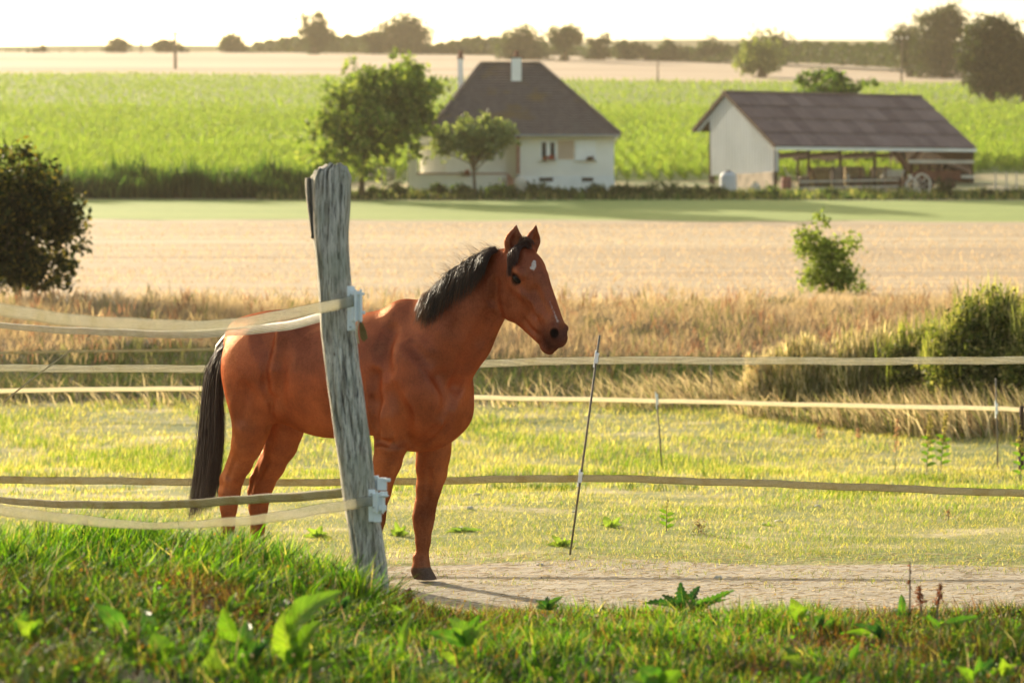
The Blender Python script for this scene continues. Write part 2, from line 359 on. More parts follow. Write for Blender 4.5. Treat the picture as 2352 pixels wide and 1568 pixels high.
def tree(name, cat, label, vx, D, vyb, blobs, n, size, cols, trunk_w=.02, group=None, z0=None, limbs=5, clump=.35, nclump=None, shell=.55, depth=1., lift=.0):
    """blobs: (vx, vy, rx_px, ry_px) as measured in the picture, turned into a crown with real depth at distance D"""
    s = D / F; x0 = vx2x(vx, D); base = np.array([x0, D, float(tz(x0, D)) - .05 if z0 is None else z0])
    cen, rad = [], []
    if name in ('garden_tree', 'orchard_tree', 'sapling'): blobs = [(b[0], b[1], b[2] * 1.15, b[3] * 1.12) for b in blobs]
    for j, b in enumerate(blobs):
        p = P(b[0], b[1], D); dy = (b[4] if len(b) > 4 else 0) * s; cen.append(p + np.array([0, dy, 0])); rad.append((b[2] * s, b[2] * s * depth, b[3] * s))
    root = empty(name, base, 0, label, cat, group)
    V, Fs, c = leaf_cloud(cen, rad, n, size, cols, clump, shell, nclump=nclump)
    keep = V.reshape(-1, 4, 3)[:, :, 2].min(1) > base[2] - .05 * 0 - .2
    V = V.reshape(-1, 4, 3)[keep].reshape(-1, 3); c = c.reshape(-1, 4, 3)[keep].reshape(-1, 3)
    cr = mesh('crown', V, np.arange(len(V)).reshape(-1, 4), M_leaf, col=c); adopt(cr, root)
    top = max(c_[2] + r_[2] * .3 for c_, r_ in zip(cen, rad)); h = top - base[2]; mb = MB()
    cm = np.mean(cen, 0); tw = trunk_w * D if trunk_w < .2 else trunk_w
    mid = base + np.array([(cm[0] - base[0]) * .3, (cm[1] - base[1]) * .3, h * .45]); mb.tube([base - (0, 0, .2), base + (mid - base) * .5, mid, (cm + [0, 0, h * .2])], [tw * .6, tw * .45, tw * .36, tw * .1], 7)
    for i in range(limbs):
        k = rng.integers(len(cen)); d = rng.normal(size=3); d[2] = abs(d[2]); d /= np.linalg.norm(d); e = cen[k] + d * np.array(rad[k]) * .75
        f0 = .35 + .5 * rng.random(); a = base + (mid - base) * min(1, f0 + .3); m_ = (a + e) / 2 + np.array([0, 0, .05 * h])
        mb.tube([a, m_, e], [tw * .26, tw * .16, tw * .04], 5, caps=False)
    mb.build('trunk', M_bark, root=root, smooth=True)
    return root
FARC = ([(.032, .05, .022), (.022, .036, .017), (.055, .07, .03)], [3, 3, 1])
_g=1
MIDC = ([(.06, .12, .025), (.035, .075, .018), (.11, .16, .035)], [3, 3, 1.3])
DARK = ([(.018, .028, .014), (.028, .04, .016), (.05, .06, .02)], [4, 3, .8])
print('crops', round(time.time() - T0, 1))
# far tree line (distances fall towards the right)
far = [ # vx, D, base_vy, blobs, n, label
 (95, 700, [(97, 117, 8, 9), (80, 121, 14, 4)], 300, 'tiny dark round tree at the far left of the skyline'),
 (270, 690, [(270, 110, 26, 13), (258, 116, 22, 8), (290, 118, 20, 6)], 700, 'low dark domed tree on the skyline, left of the thin mast'),
 (385, 690, [(375, 110, 22, 13), (400, 115, 24, 8), (422, 120, 12, 5)], 700, 'low dark spreading tree on the skyline behind the utility pole'),
 (532, 690, [(532, 106, 24, 18), (515, 116, 16, 8), (553, 113, 18, 9)], 800, 'rounded grey green tree on the skyline between the pole and the tall open tree'),
 (722, 640, [(700, 50, 17, 16), (735, 57, 20, 18), (712, 78, 24, 16), (735, 88, 26, 22), (748, 72, 14, 16)], 1500, 'tall open crowned tree rising over the skyline above the left field'),
 (925, 650, [(928, 66, 42, 26), (905, 82, 36, 24), (955, 84, 36, 24), (925, 96, 60, 20)], 2600, 'broad domed dark tree standing highest on the middle skyline'),
 (860, 650, [(858, 88, 18, 14), (845, 98, 20, 14), (870, 108, 25, 12)], 700, 'small pale tree leaning against the left of the broad domed tree'),
 (1198, 560, [(1195, 92, 44, 26), (1180, 110, 42, 26), (1225, 112, 38, 26), (1200, 135, 60, 20)], 2200, 'pale green domed tree right behind the white chimney of the house'),
 (1297, 540, [(1300, 86, 32, 16), (1275, 92, 24, 12), (1320, 96, 20, 14), (1296, 112, 16, 14), (1290, 155, 17, 24), (1294, 135, 12, 16)], 1500, 'narrow waisted tree with ivy covered foot, right of the white chimney'),
 (1372, 560, [(1365, 108, 18, 15), (1392, 104, 16, 18), (1375, 122, 28, 10)], 700, 'twin topped small tree in the far hedge, right of the ivy footed tree'),
 (1440, 570, [(1440, 110, 24, 14), (1425, 120, 26, 10)], 600, 'low round tree in the far hedge behind the crop'),
 (1482, 570, [(1478, 112, 14, 12), (1490, 120, 20, 9)], 400, 'little bushy tree in the gap of the far hedge'),
 (1530, 570, [(1528, 112, 20, 13), (1560, 118, 24, 11)], 600, 'small two lobed tree in the far hedge left of the barn'),
 (1640, 560, [(1630, 112, 34, 18), (1660, 118, 30, 14), (1605, 120, 24, 12)], 1000, 'wide low tree in the far hedge above the barn gable'),
 (1768, 540, [(1770, 94, 38, 20), (1745, 100, 28, 18), (1800, 104, 28, 18), (1770, 118, 54, 18)], 1700, 'domed dark tree behind the pale willow clump'),
 (2085, 430, [(2082, 86, 34, 20), (2070, 100, 28, 18), (2105, 104, 30, 22)], 1300, 'small round dark tree at the left foot of the tall dark trees'),
 (2165, 420, [(2160, 42, 40, 26), (2140, 68, 42, 32), (2185, 62, 46, 36), (2160, 105, 62, 36), (2195, 30, 30, 18)], 4200, 'tall dark tree with a high rounded top, left of the two at the right edge'),
]
for (vx, D, bl, n, lab) in far:
    s = D / F; low = max(b[1] for b in bl); bvy = 614 - (float(tz(vx2x(vx, D), D)) - CAMZ) / s; wx = max(b[2] for b in bl)
    if bvy - low > 8 and wx > 15: bl = bl + [(vx + q * wx * .5, (low + bvy) / 2, wx * .62, (bvy - low) / 2 + 5) for q in (-1, 0, 1)]
    n = int(n * 2.4); bl = [(b[0], b[1] - 3, b[2] * 1.12, b[3] * 1.12) for b in bl]; tree('far_tree', 'tree', lab, vx, D, 0, bl, n, 4.0 * s, FARC if D > 500 else DARK, .0022, 'trees along the skyline', limbs=3, clump=.5, shell=.25, depth=.8)
# woods between them read as one mass
def wood(name, label, segs, D0, D1, n, cols, size_px=3.2):
    P_ = []; C_ = []
    x = np.array([s[0] for s in segs], float); top = np.array([s[1] for s in segs], float); bot = np.array([s[2] for s in segs], float)
    vx = rng.uniform(x[0], x[-1], n); f = (vx - x[0]) / (x[-1] - x[0]); D = D0 + (D1 - D0) * f
    t_ = np.interp(vx, x, top) + 2.5 * np.sin(vx * .21) + 2 * np.sin(vx * .09 + 1) + 1.2 * np.sin(vx * .53); b_ = np.interp(vx, x, bot)
    vy = t_ + (b_ - t_) * rng.random(n) ** 1.15; dd = D + rng.random(n) * 18 + 14 * (b_ - vy) / np.maximum(b_ - t_, 1)
    p = np.stack([(vx - 1176) / F * dd, dd, CAMZ - (vy - 614) / F * dd], 1)
    a = rng.normal(size=(n, 3)); a /= np.linalg.norm(a, axis=1, keepdims=True); b = np.cross(a, rng.normal(size=(n, 3))); b /= np.linalg.norm(b, axis=1, keepdims=True)
    s = (size_px * D / F * (.6 + .8 * rng.random(n)))[:, None]
    V = np.stack([p - a * s, p + b * s * .6, p + a * s, p - b * s * .6], 1).reshape(-1, 3)
    o = mesh(name, V, np.arange(4 * n).reshape(-1, 4), M_leaf, col=np.repeat(colmix(n, *cols, .2), 4, 0)); tag(o, label, kind='stuff'); return o
wood('far_wood', 'grey green wood along the skyline left of centre', [(560, 112, 122), (640, 92, 124), (760, 84, 126), (850, 88, 128), (1010, 106, 130), (1060, 92, 131), (1140, 88, 132), (1260, 100, 135)], 700, 600, 22000, FARC, 4.0)
wood('far_hedge', 'long grey green hedge of trees beyond the pale stubble', [(1260, 108, 133), (1500, 116, 137), (1600, 112, 140), (1720, 104, 142), (1850, 100, 146), (1960, 104, 152), (2080, 100, 158), (2200, 96, 165)], 620, 440, 26000, ([(.03, .05, .022), (.02, .035, .016), (.055, .07, .03)], [3, 3, 1]), 4.0)
wood('far_left_hedge', 'thin dark hedge line at the far left of the skyline', [(-60, 118, 123), (60, 119, 123), (160, 121, 124), (230, 124, 125)], 760, 760, 1200, FARC, 2.0)
# middle distance trees
PALEC = ([(.14, .17, .06), (.10, .13, .045), (.20, .22, .09)], [3, 2, 1.5])
tree('willow_tree', 'tree', 'pale round leafy tree clump at the edge of the stubble above the barn roof', 1748, 420, 0,
     [(1735, 110, 40, 24), (1780, 125, 32, 28), (1748, 140, 62, 30), (1710, 150, 32, 24), (1795, 150, 24, 22)], 3600, .34, PALEC, .004, limbs=3, shell=.3)
for lab, vx, bl in (('very dark tree with a ragged top cut off by the right edge of the photo', 2275, [(2262, 62, 44, 30), (2245, 96, 46, 40), (2290, 90, 56, 46), (2262, 145, 66, 52), (2280, 185, 70, 38), (2300, 130, 50, 50)]),
                    ('dark rounded tree overlapping the ragged one at the far right edge', 2350, [(2352, 118, 40, 36), (2345, 160, 54, 44), (2350, 195, 52, 30), (2400, 140, 70, 60)])):
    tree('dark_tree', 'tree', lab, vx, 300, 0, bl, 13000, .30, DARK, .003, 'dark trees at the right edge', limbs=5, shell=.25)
tree('garden_tree', 'tree', 'large bushy green tree left of the brown roofed house', 830, 133.5, 0,
     [(905, 170, 66, 46), (950, 190, 62, 48), (820, 190, 62, 46), (870, 230, 92, 60), (960, 235, 66, 44), (790, 250, 55, 42), (835, 290, 90, 56), (730, 345, 40, 44), (770, 372, 50, 32), (860, 375, 60, 34), (935, 335, 50, 36), (720, 300, 36, 34), (1018, 212, 30, 26), (805, 398, 44, 22), (705, 372, 26, 26), (880, 395, 30, 18), (920, 290, 72, 46), (745, 320, 42, 40), (815, 345, 66, 40), (1000, 200, 34, 24), (810, 150, 24, 28), (890, 135, 24, 24)],
     13000, .17, ([(.13, .19, .045), (.20, .26, .06), (.065, .10, .028), (.30, .33, .12)], [3, 3, 1.3, 1.8]), .0024, limbs=18, clump=.32, nclump=380, shell=.55)
tree('orchard_tree', 'tree', 'small flat topped fruit tree in front of the white terrace wall', 1092, 134, 0,
     [(1075, 290, 44, 26), (1130, 300, 48, 28), (1030, 315, 42, 28), (1090, 325, 62, 30), (1160, 318, 32, 24), (1000, 335, 26, 18), (1050, 350, 46, 18), (1130, 352, 44, 16), (1010, 360, 24, 14)],
     7000, .12, ([(.22, .26, .13), (.15, .19, .09), (.30, .33, .17)], [3, 2, 1.3]), .0014, limbs=14, clump=.4, nclump=200, shell=.3)
tree('walnut_tree', 'tree', 'leafy green tree whose top shows above the barn roof', 1905, 175, 0,
     [(1890, 190, 62, 26), (1930, 195, 62, 22), (1860, 200, 40, 20), (1975, 198, 44, 16), (2005, 186, 14, 16), (1900, 172, 24, 12), (1900, 240, 80, 40)], 5000, .19, ([(.09, .16, .03), (.14, .21, .04), (.05, .09, .02)], [3, 2, 1.3]), .003, limbs=8, clump=.4, nclump=140)
tree('sapling', 'tree', 'young leafy tree standing alone in the pale stubble field', 1912, 47, 0,
     [(1888, 510, 20, 28), (1866, 555, 38, 28), (1955, 555, 32, 26), (1902, 580, 44, 30), (1905, 625, 50, 32), (1965, 645, 36, 28), (1876, 645, 36, 26), (1925, 668, 40, 18), (1838, 572, 18, 16), (1930, 610, 40, 26)],
     4200, .044, ([(.18, .23, .05), (.25, .30, .08), (.10, .15, .03)], [3, 3, 1.2]), .0010, limbs=12, clump=.5, nclump=230, shell=.5, depth=.8)
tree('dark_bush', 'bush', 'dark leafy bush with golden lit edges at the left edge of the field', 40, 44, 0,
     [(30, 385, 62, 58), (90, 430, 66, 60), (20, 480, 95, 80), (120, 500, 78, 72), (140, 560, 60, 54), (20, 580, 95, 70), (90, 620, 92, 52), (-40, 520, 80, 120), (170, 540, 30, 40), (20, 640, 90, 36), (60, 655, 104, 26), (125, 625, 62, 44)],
     15000, .058, ([(.026, .040, .012), (.055, .06, .018), (.22, .17, .04), (.014, .022, .009)], [3, 2, 1.3, 3]), .003, limbs=10, clump=.34, nclump=620, shell=.3)  # golden leaf colour mixed in to stand for the sunlit edges
print('trees', round(time.time() - T0, 1))
# shrubs along the foot of the garden and the barn
rngh = random.Random(4)
hed = [(1005, 432, 26, 12), (1062, 436, 30, 14), (1150, 438, 40, 14), (1238, 440, 30, 13), (1300, 442, 34, 12), (1368, 438, 34, 18), (1425, 436, 28, 14), (1470, 440, 34, 13), (1535, 438, 40, 16), (1590, 442, 34, 14),
       (1650, 446, 34, 12), (1762, 446, 28, 14), (1905, 446, 20, 12), (2160, 442, 34, 20), (2270, 448, 44, 16), (2330, 450, 30, 12), (905, 438, 36, 13), (850, 442, 34, 12)]
hl = ['shrub below the sunlit wall end', 'shrub below the garden lawn', 'shrub under the fruit tree', 'shrub at the left corner of the house plinth', 'shrub in front of the house plinth, between the two cellar windows',
      'domed dark shrub under the right cellar window', 'shrub at the right corner of the house', 'first shrub right of the house', 'tall shrub midway between the house and the barn', 'shrub right of the tall one between house and barn',
      'low shrub in front of the barn tank', 'round shrub at the foot of the stone barn wall', 'small shrub before the open barn bays', 'largest dark shrub at the right barn bay', 'wide dark shrub right of the barn corner', 'low dark shrub at the right photo edge',
      'shrub under the large garden tree', 'shrub left of the garden tree trunk']
for (vx, vy, rx, ry), lab in zip(hed, hl):
    cols = DARK if vx > 2100 else ([(.07, .11, .04), (.045, .075, .028), (.12, .14, .06)], [3, 2.5, 1.2])
    D = 133.5 + rngh.random(); ry *= .7 + .9 * rngh.random(); tree('shrub', 'shrub', ('dark green ' if vx > 2100 else 'grey green ') + lab, vx, D, 0, [(vx, vy, rx, ry), (vx + rx * .5, vy + 5, rx * .7, ry * .8)], 700, .10, cols, .0008, 'shrubs along the garden foot', limbs=2, shell=.2, clump=.5)
# dark edge of the crop on the left and rough growth along the garden foot
def mound(name, label, N, x0, x1, y0, y1, h, w, cols, mat, lean=.25, hn=.7):
    x = rng.uniform(x0, x1, N); y = rng.uniform(y0, y1, N); p = at(x, y)
    H_ = h * (.5 + .7 * rng.random(N)) * (1 + hn * vnoise(x * 1.7 / max(h, .3) * .5, y, 3)); L_ = rng.normal(size=(N, 2)) * lean * h
    o = blades(name, p, H_, w * (.6 + .8 * rng.random(N)), L_, colmix(N, *cols), mat); return tag(o, label, kind='stuff')
mound('crop_edge', 'dark green weeds along the lower left edge of the crop', 6000, -34, -9.5, 133.5, 137.5, 1.4, .20, ([(.03, .06, .02), (.05, .09, .03), (.09, .13, .04)], [3, 2, 1]), M_crop)
mound('garden_growth', 'low rough growth along the foot of the garden and barn', 9000, -14, 34, 132.3, 137.5, .38, .10, ([(.08, .12, .04), (.14, .15, .06), (.30, .26, .14), (.05, .08, .03)], [3, 2, 2, 2]), M_crop)
# rough bank beyond the paddock: dry stems above, green at its foot
def roughbank():
    N = 90000; x, y = scat(N, 31, 43, 1.25, .9); p = at(x, y); v = vnoise(x * .35, y * .5, 8)
    low = y < 33.2
    h = np.where(low, .20, .17) * (.35 + .9 * rng.random(N)) * (1 + .6 * v)
    c = colmix(N, [(.42, .35, .23), (.52, .45, .30), (.28, .22, .15), (.24, .24, .12)], [3, 3, 1.8, .8], .15); c = c * (1 - .28 * np.clip(vnoise(x * .35 + 3, y * 1.3, 21) + .25, 0, 1))[:, None] * np.array([1, .93, .93])
    fade = np.clip((y - 38) / 5, 0, .85)[:, None]; c = c * (1 - fade) + np.array([.50, .42, .29]) * fade
    g = colmix(N, [(.045, .085, .022), (.085, .12, .03), (.22, .19, .10), (.07, .05, .03)], [3, 2, 1.2, 1.5], .25); lowm = (y < 34.2 + .9 * vnoise(x * .6, y, 2) + .8 * (x < -3)) | (vnoise(x * .9, y * .6, 12) > .8); c[lowm] = g[lowm]  # green foot growth; dark blades at left stand for a shadowed band
    o = blades('dry_bank_grass', p, h,   .0095 * (.6 + rng.random(N)), np.stack([.03 + .10 * rng.normal(size=N), .08 * rng.normal(size=N)], 1), c, M_dry); tag(o, 'dry brown and straw grasses covering the rough bank', kind='stuff')
    N = 900; x, y = scat(N, 33.5, 42, 1.2); c = colmix(N, [(.20, .21, .09), (.38, .31, .19), (.25, .14, .09)], [1, 2.4, 1.2], .2)
    P_, H_, W_, L_, C_ = [], [], [], [], []
    for j in range(12):
        q = at(x + rng.normal(size=N) * .06, y + rng.normal(size=N) * .06); f = rng.random(N); q[:, 2] += f * .28
        P_.append(q); H_.append(.08 + .14 * rng.random(N)); W_.append(np.full(N, .016)); L_.append(rng.normal(size=(N, 2)) * .07); C_.append(c)
    o = blades('bank_weeds', np.concatenate(P_), np.concatenate(H_), np.concatenate(W_), np.concatenate(L_), np.concatenate(C_), M_dry); tag(o, 'tall weeds scattered over the rough bank', kind='stuff')
    # long straw leaning at the foot of the bank
    N = 34000; x, y = scat(N, 26.8, 32.0, 1.2); m = (y > 30 - 3.2 * np.clip((x - 2.2) / 2.5, 0, 1)); x, y = x[m], y[m]; N = len(x); m = (vnoise(x * .5, y, 6) > -.3) & (rng.random(N) < np.clip(.10 + .9 * (x - .8) / 1.2, .10, 1)); x, y = x[m], y[m]; N = len(x)
    o = blades('bank_foot_grass', at(x, y), (.10 + .22 * rng.random(N)) * (1 + .9 * np.clip((x - 2.5) / 3, 0, 1)), .014 + .01 * rng.random(N), np.stack([-.15 + .16 * rng.normal(size=N), .12 * rng.normal(size=N)], 1), colmix(N, [(.52, .46, .30), (.40, .34, .21), (.20, .22, .08), (.26, .19, .12)], [3, 2, 2, 1]), M_dry); tag(o, 'matted straw coloured grass at the foot of the bank', kind='stuff')
roughbank()
# stubble: short pale stems in rows on the nearer part of the field
N = 26000; x, y = scat(N, 43, 105, 1.2, 1.7); m = vnoise(x * .05, y * .35, 3) > -.35; x, y = x[m], y[m]; N = len(x); y = np.round(y / .8) * .8 + rng.normal(size=N) * .05
o = blades('stubble', at(x, y), .05 + .06 * rng.random(N), .024 * (y / 50), rng.normal(size=(N, 2)) * .03, colmix(N, [(.55, .45, .33), (.50, .40, .29), (.38, .29, .20)], [3, 3, 1.5], .12), M_dry, seg=1); tag(o, 'cut straw stubble standing in rows', kind='stuff')
# big bushes at the right of the paddock
def tuft_bush(name, label, cat, vx, D, rx, hgt_px, n, cols, group=None, bw=.02):
    s = D / F; cx = vx2x(vx, D); R_ = rx * s; Hh = hgt_px * s; base = np.array([cx, D, float(tz(cx, D))])
    root = empty(name, base, 0, label, cat, group)
    d = rng.normal(size=(n, 3)); d[:, 2] = np.abs(d[:, 2]); d /= np.linalg.norm(d, axis=1, keepdims=True); rr = rng.random(n) ** .45
    lump = 1 + .16 * np.sin(d[:, 0] * 7 + 1) * np.sin(d[:, 2] * 6 + d[:, 1] * 5) + .08 * rng.normal(size=n)
    q = d * rr[:, None] * lump[:, None] * np.array([R_, R_ * .8, Hh]); q[:, 2] *= .93
    nt = max(12, n // 160); ti = rng.integers(0, n, nt); tc = q[ti] * 1.06; k = rng.integers(0, nt, n); q = np.where(rng.random((n, 1)) < .5, tc[k] + rng.normal(size=(n, 3)) * np.array([R_, R_, Hh]) * .10, q); q[:, 2] = np.abs(q[:, 2]); d = q / (np.linalg.norm(q, axis=1, keepdims=True) + 1e-6)
    p = base + q; h = Hh * (.08 + .12 * rng.random(n)); L_ = d[:, :2] * (.06 * Hh) + rng.normal(size=(n, 2)) * .03 * Hh
    c = colmix(n, *cols, .22) * np.where(rng.random((nt, 1)) < .3, 1.25, .92)[k]
    o = blades('foliage', p, h, bw * .8 * (.6 + .8 * rng.random(n)), L_, c, M_dry); adopt(o, root)
    mb = MB()
    for i in range(9):
        a = rng.random() * 6.28; e = base + np.array([math.cos(a) * R_ * .5, math.sin(a) * R_ * .4, Hh * (.5 + .3 * rng.random())]); mb.tube([base - (0, 0, .1), (base + e) / 2 + (0, 0, Hh * .05), e], [.03, .02, .008], 5, caps=False)
    mb.build('stems', M_bark, root=root); return root
GB = ([(.055, .075, .02), (.10, .125, .03), (.21, .22, .07), (.40, .36, .18)], [2.6, 3, 2.6, 2.0]); YB = ([(.24, .25, .09), (.46, .41, .23), (.16, .18, .06), (.58, .51, .32)], [2.4, 3, 1.4, 3])
def leafy_bush(label, vx, D, blobs, n, size, cols, group):
    r_ = tree('broom_bush', 'bush', label, vx, D, 0, blobs, n, size, cols, .0006, group, limbs=6, clump=.30, nclump=n // 34, shell=.30, depth=.8)
    m = n // 18; s = D / F; b = np.array(blobs, float)[rng.integers(0, len(blobs), m)]; a = rng.random(m) * 3.1416; rr = .55 + .50 * rng.random(m)
    dx, dz = np.cos(a) * b[:, 2] * rr, np.sin(a) * b[:, 3] * rr; base = np.array([P(u, v, D) for u, v in zip(b[:, 0] + dx, b[:, 1] - dz)]); base[:, 1] += rng.normal(size=m) * b[:, 2] * s * .35
    o = blades('shoots', base - (0, 0, .05), .08 + .30 * rng.random(m) ** 2, .010 + .01 * rng.random(m), np.stack([dx * s * .10 + .02, 0 * dx], 1) + rng.normal(size=(m, 2)) * .03, colmix(m, [(.30, .30, .12), (.20, .22, .07), (.44, .39, .22)], [2, 3, 1.4]), M_leaf); adopt(o, r_); o['kind'] = 'stuff'; return r_
leafy_bush('tall dense dark green bush at the right edge behind the white tape', 2270, 28.6, [(2265, 740, 76, 82), (2215, 790, 76, 76), (2175, 850, 70, 70), (2320, 760, 66, 80), (2270, 850, 112, 80), (2250, 920, 112, 60), (2270, 955, 110, 34)], 26000, .028, GB, 'bushes on the bank')
leafy_bush('smaller dark green bush cut by the right photo edge, beside the tallest', 2400, 28.0, [(2390, 770, 66, 80), (2400, 860, 90, 90)], 9000, .028, GB, 'bushes on the bank')
leafy_bush('mid green feathery bush left of the tall dark one', 2110, 29.6, [(2120, 800, 60, 56), (2070, 835, 62, 50), (2160, 850, 64, 64), (2100, 890, 96, 56), (2110, 930, 90, 34)], 15000, .026, ([(.08, .10, .03), (.17, .19, .06), (.30, .28, .12), (.42, .36, .20)], [2.6, 3, 2.2, 1.6]), 'bushes on the bank')
#tuft_bush('broom_bush', 'tall dense dark green bush at the right edge behind the white tape', 'bush', 2275, 28.6, 120, 290, 20000, GB, 'bushes on the bank')
#tuft_bush('broom_bush', 'smaller dark green bush cut by the right photo edge, beside the tallest', 'bush', 2420, 28.0, 85, 270, 8000, GB, 'bushes on the bank')
#tuft_bush('broom_bush', 'mid green feathery bush left of the tall dark one', 'bush', 2105, 29.6, 105, 225, 14000, ([(.08, .10, .03), (.17, .19, .06), (.30, .28, .12), (.42, .36, .20)], [2.4, 3, 2.4, 2]), 'bushes on the bank')
tuft_bush('broom_bush', 'yellowish bush of dry weeds in the middle of the bank growth', 'bush', 1985, 30.0, 90, 170, 10000, YB, 'bushes on the bank')
tuft_bush('broom_bush', 'low straw coloured weed clump right of the leaning rod', 'bush', 1850, 30.3, 85, 145, 9000, YB, 'bushes on the bank')
tuft_bush('broom_bush', 'leftmost pale grassy clump at the foot of the bank, under the white tape', 'bush', 1755, 30.5, 55, 110, 5000, ([(.60, .52, .34), (.46, .42, .24), (.24, .26, .10)], [4, 2, 1]), 'bushes on the bank')
def tufts(x, y, per, spread):             # gather loose blades into tufts that lean outwards
    n = len(x); k = rng.integers(0, max(1, n // per), n); ti = rng.integers(0, n, max(1, n // per)); sz = .6 + .8 * rng.random(len(ti))
    dx, dy = rng.normal(size=n) * spread * sz[k], rng.normal(size=n) * spread * sz[k]; free = rng.random(n) < .12
    return np.where(free, x, x[ti[k]] + dx), np.where(free, y, y[ti[k]] + dy), np.where(free, 0, dx * .9), np.where(free, 0, dy * .9), np.where(free, .6, .70 + .55 * (sz[k] - .6) / .8)
# --- paddock grass
def paddock():
    N = 230000; x, y = scat(N, 13.9, 31, 1.22, 1.0); g = .8 * vnoise(x * .9, y * .7, 3) + .5 * vnoise(x * 2.6, y * 1.6, 7) + .5 * vnoise(x * .35, y * .5, 15)
    dense = rng.random(N) < np.clip(.55 + .5 * g, .12, 1) * np.clip((y - 13.6) / 3.0, .25, 1); x, y, g = x[dense], y[dense], g[dense]; N = len(x)
    far_ = np.clip((y - 17) / 7, 0, 1)
    h = (.016 + .034 * far_ + .018 * rng.random(N)) * (1 + .5 * np.clip(g, -.6, 1.2))
    gc = colmix(N, [(.15, .22, .03), (.20, .26, .045), (.09, .14, .022), STRAW, PALE], [3, 3, 1.4, 1.8, 1.2]); sc_ = colmix(N, [STRAW, PALE, (.30, .29, .11)], [3, 2, 2]); m = (g < .13 + .28 * rng.normal(size=N)); gc[m] = sc_[m]
    o = blades('paddock_grass', at(x, y), h, .0026 + .0003 * (y - 13), np.stack([.02 * rng.normal(size=N) + .01, .02 * rng.normal(size=N)], 1), gc, M_blade); tag(o, 'short yellow green grass of the paddock', kind='stuff')
    N = 90000; x, y = scat(N, 14.0, 18.5, 1.22, 1.0); g2 = .8 * vnoise(x * 1.3, y * 1.2, 5) + .6 * vnoise(x * 4, y * 3, 8); m = rng.random(N) < np.clip(.6 + .5 * g2, .1, 1) * np.clip((y - 13.9) / .8, .2, 1); x, y, g2 = x[m], y[m], g2[m]; N = len(x)
    o = blades('cropped_grass', at(x, y), (.008 + .016 * rng.random(N)) * (1 + .4 * g2), .0028 + 0 * x, .010 * rng.normal(size=(N, 2)), colmix(N, [(.17, .20, .04), (.10, .13, .025), STRAW, PALE, (.26, .26, .09)], [2.4, 1.6, 2.4, 1.2, 2], .25), M_blade, seg=1); tag(o, 'closely cropped grass in the nearer part of the paddock', kind='stuff')
    # darker tussock ridges
    N = 30000; x = rng.uniform(-5.5, 6.2, N); ridge = np.where(rng.random(N) < .55, 21.6 + .3 * np.sin(x * .9), 19.8 + .5 * np.sin(x * .7 + 2)); y = ridge + rng.normal(size=N) * .22
    pr_ = np.clip(.35 + 1.1 * vnoise(x * 1.1, ridge, 4), 0, 1) * np.clip((x + 2.2) / 1.5, .12, 1) * (.55 + .45 * np.sin(x * 5 + ridge)); m = rng.random(N) < pr_; x, y = x[m], y[m]; pr_ = pr_[m]; N = len(x); x, y, lx, ly, tb = tufts(x, y, 26, .07)
    o = blades('tussock_grass', at(x, y), (.04 + .07 * rng.random(N)) * (.5 + .6 * pr_), .007 + 0 * x, .03 * rng.normal(size=(N, 2)), colmix(N, [(.08, .13, .02), (.14, .19, .03), (.04, .07, .014), STRAW], [3, 2.4, 2, 1]), M_blade); tag(o, 'darker green tussocks in low ridges across the paddock', kind='stuff')
    # worn edge of the path
    N = 42000; x, y = scat(N, 12.2, 15.4, 1.2); m = rng.random(N) < np.clip(.25 + .9 * vnoise(x * 2.2, y * 3, 9) + .5 * vnoise(x * 7, y * 6, 2), .03, 1) * np.clip((y - 12.6) / 1.7, .06, 1); x, y = x[m], y[m]; N = len(x)
    o = blades('path_edge_grass', at(x, y), .008 + .022 * rng.random(N), .003 + 0 * x, .018 * rng.normal(size=(N, 2)), colmix(N, [(.13, .18, .03), (.22, .24, .06), STRAW], [2, 2, 2]), M_blade); tag(o, 'worn short grass along the edge of the dirt path', kind='stuff')
    # straw litter on the dirt
    N = 9000; x, y = scat(N, 11.2, 14.6, 1.2); a = rng.normal(size=N) * .6; Lh = .02 + .05 * rng.random(N) ** 2
    p = at(x, y); p[:, 2] += .004; d = np.stack([np.cos(a) * Lh, np.sin(a) * Lh, .006 * rng.random(N)], 1); w = np.stack([-np.sin(a), np.cos(a), .0 * a + .6], 1) * .0014
    V = np.stack([p - d / 2 - w, p + d / 2 - w, p + d / 2 + w, p - d / 2 + w], 1).reshape(-1, 3)
    o = mesh('straw_litter', V, np.arange(4 * N).reshape(-1, 4), M_dry, col=np.repeat(colmix(N, [PALE, STRAW, (.24, .17, .09)], [3, 2, 2]), 4, 0)); tag(o, 'loose straw lying on the dirt path', kind='stuff')
def clods():
    N = 1100; x, y = scat(N, 11.6, 14.3, 1.25); r_ = .002 + .006 * rng.random(N) ** 3; p = at(x, y); p[:, 2] += r_ * .4
    oc = np.array([(1,0,0),(0,1,0),(-1,0,0),(0,-1,0),(0,0,.7),(0,0,-.7)], float); V = (p[:, None] + (oc[None] * r_[:, None, None]) * (.7 + .6 * rng.random((N, 6, 1)))).reshape(-1, 3)
    tri = np.array([(0,1,4),(1,2,4),(2,3,4),(3,0,4),(1,0,5),(2,1,5),(3,2,5),(0,3,5)]); Fs = (np.arange(N)[:, None, None] * 6 + tri[None]).reshape(-1, 3)
    o = mesh('dirt_clods', V, Fs, M_dry, col=np.repeat(colmix(N, [(.40, .35, .27), (.32, .27, .20), (.54, .49, .40)], [3, 1.5, 2]), 6, 0)); tag(o, 'small crumbs of dry earth on the trodden path', kind='stuff')
clods()
paddock()
print('paddock', round(time.time() - T0, 1))
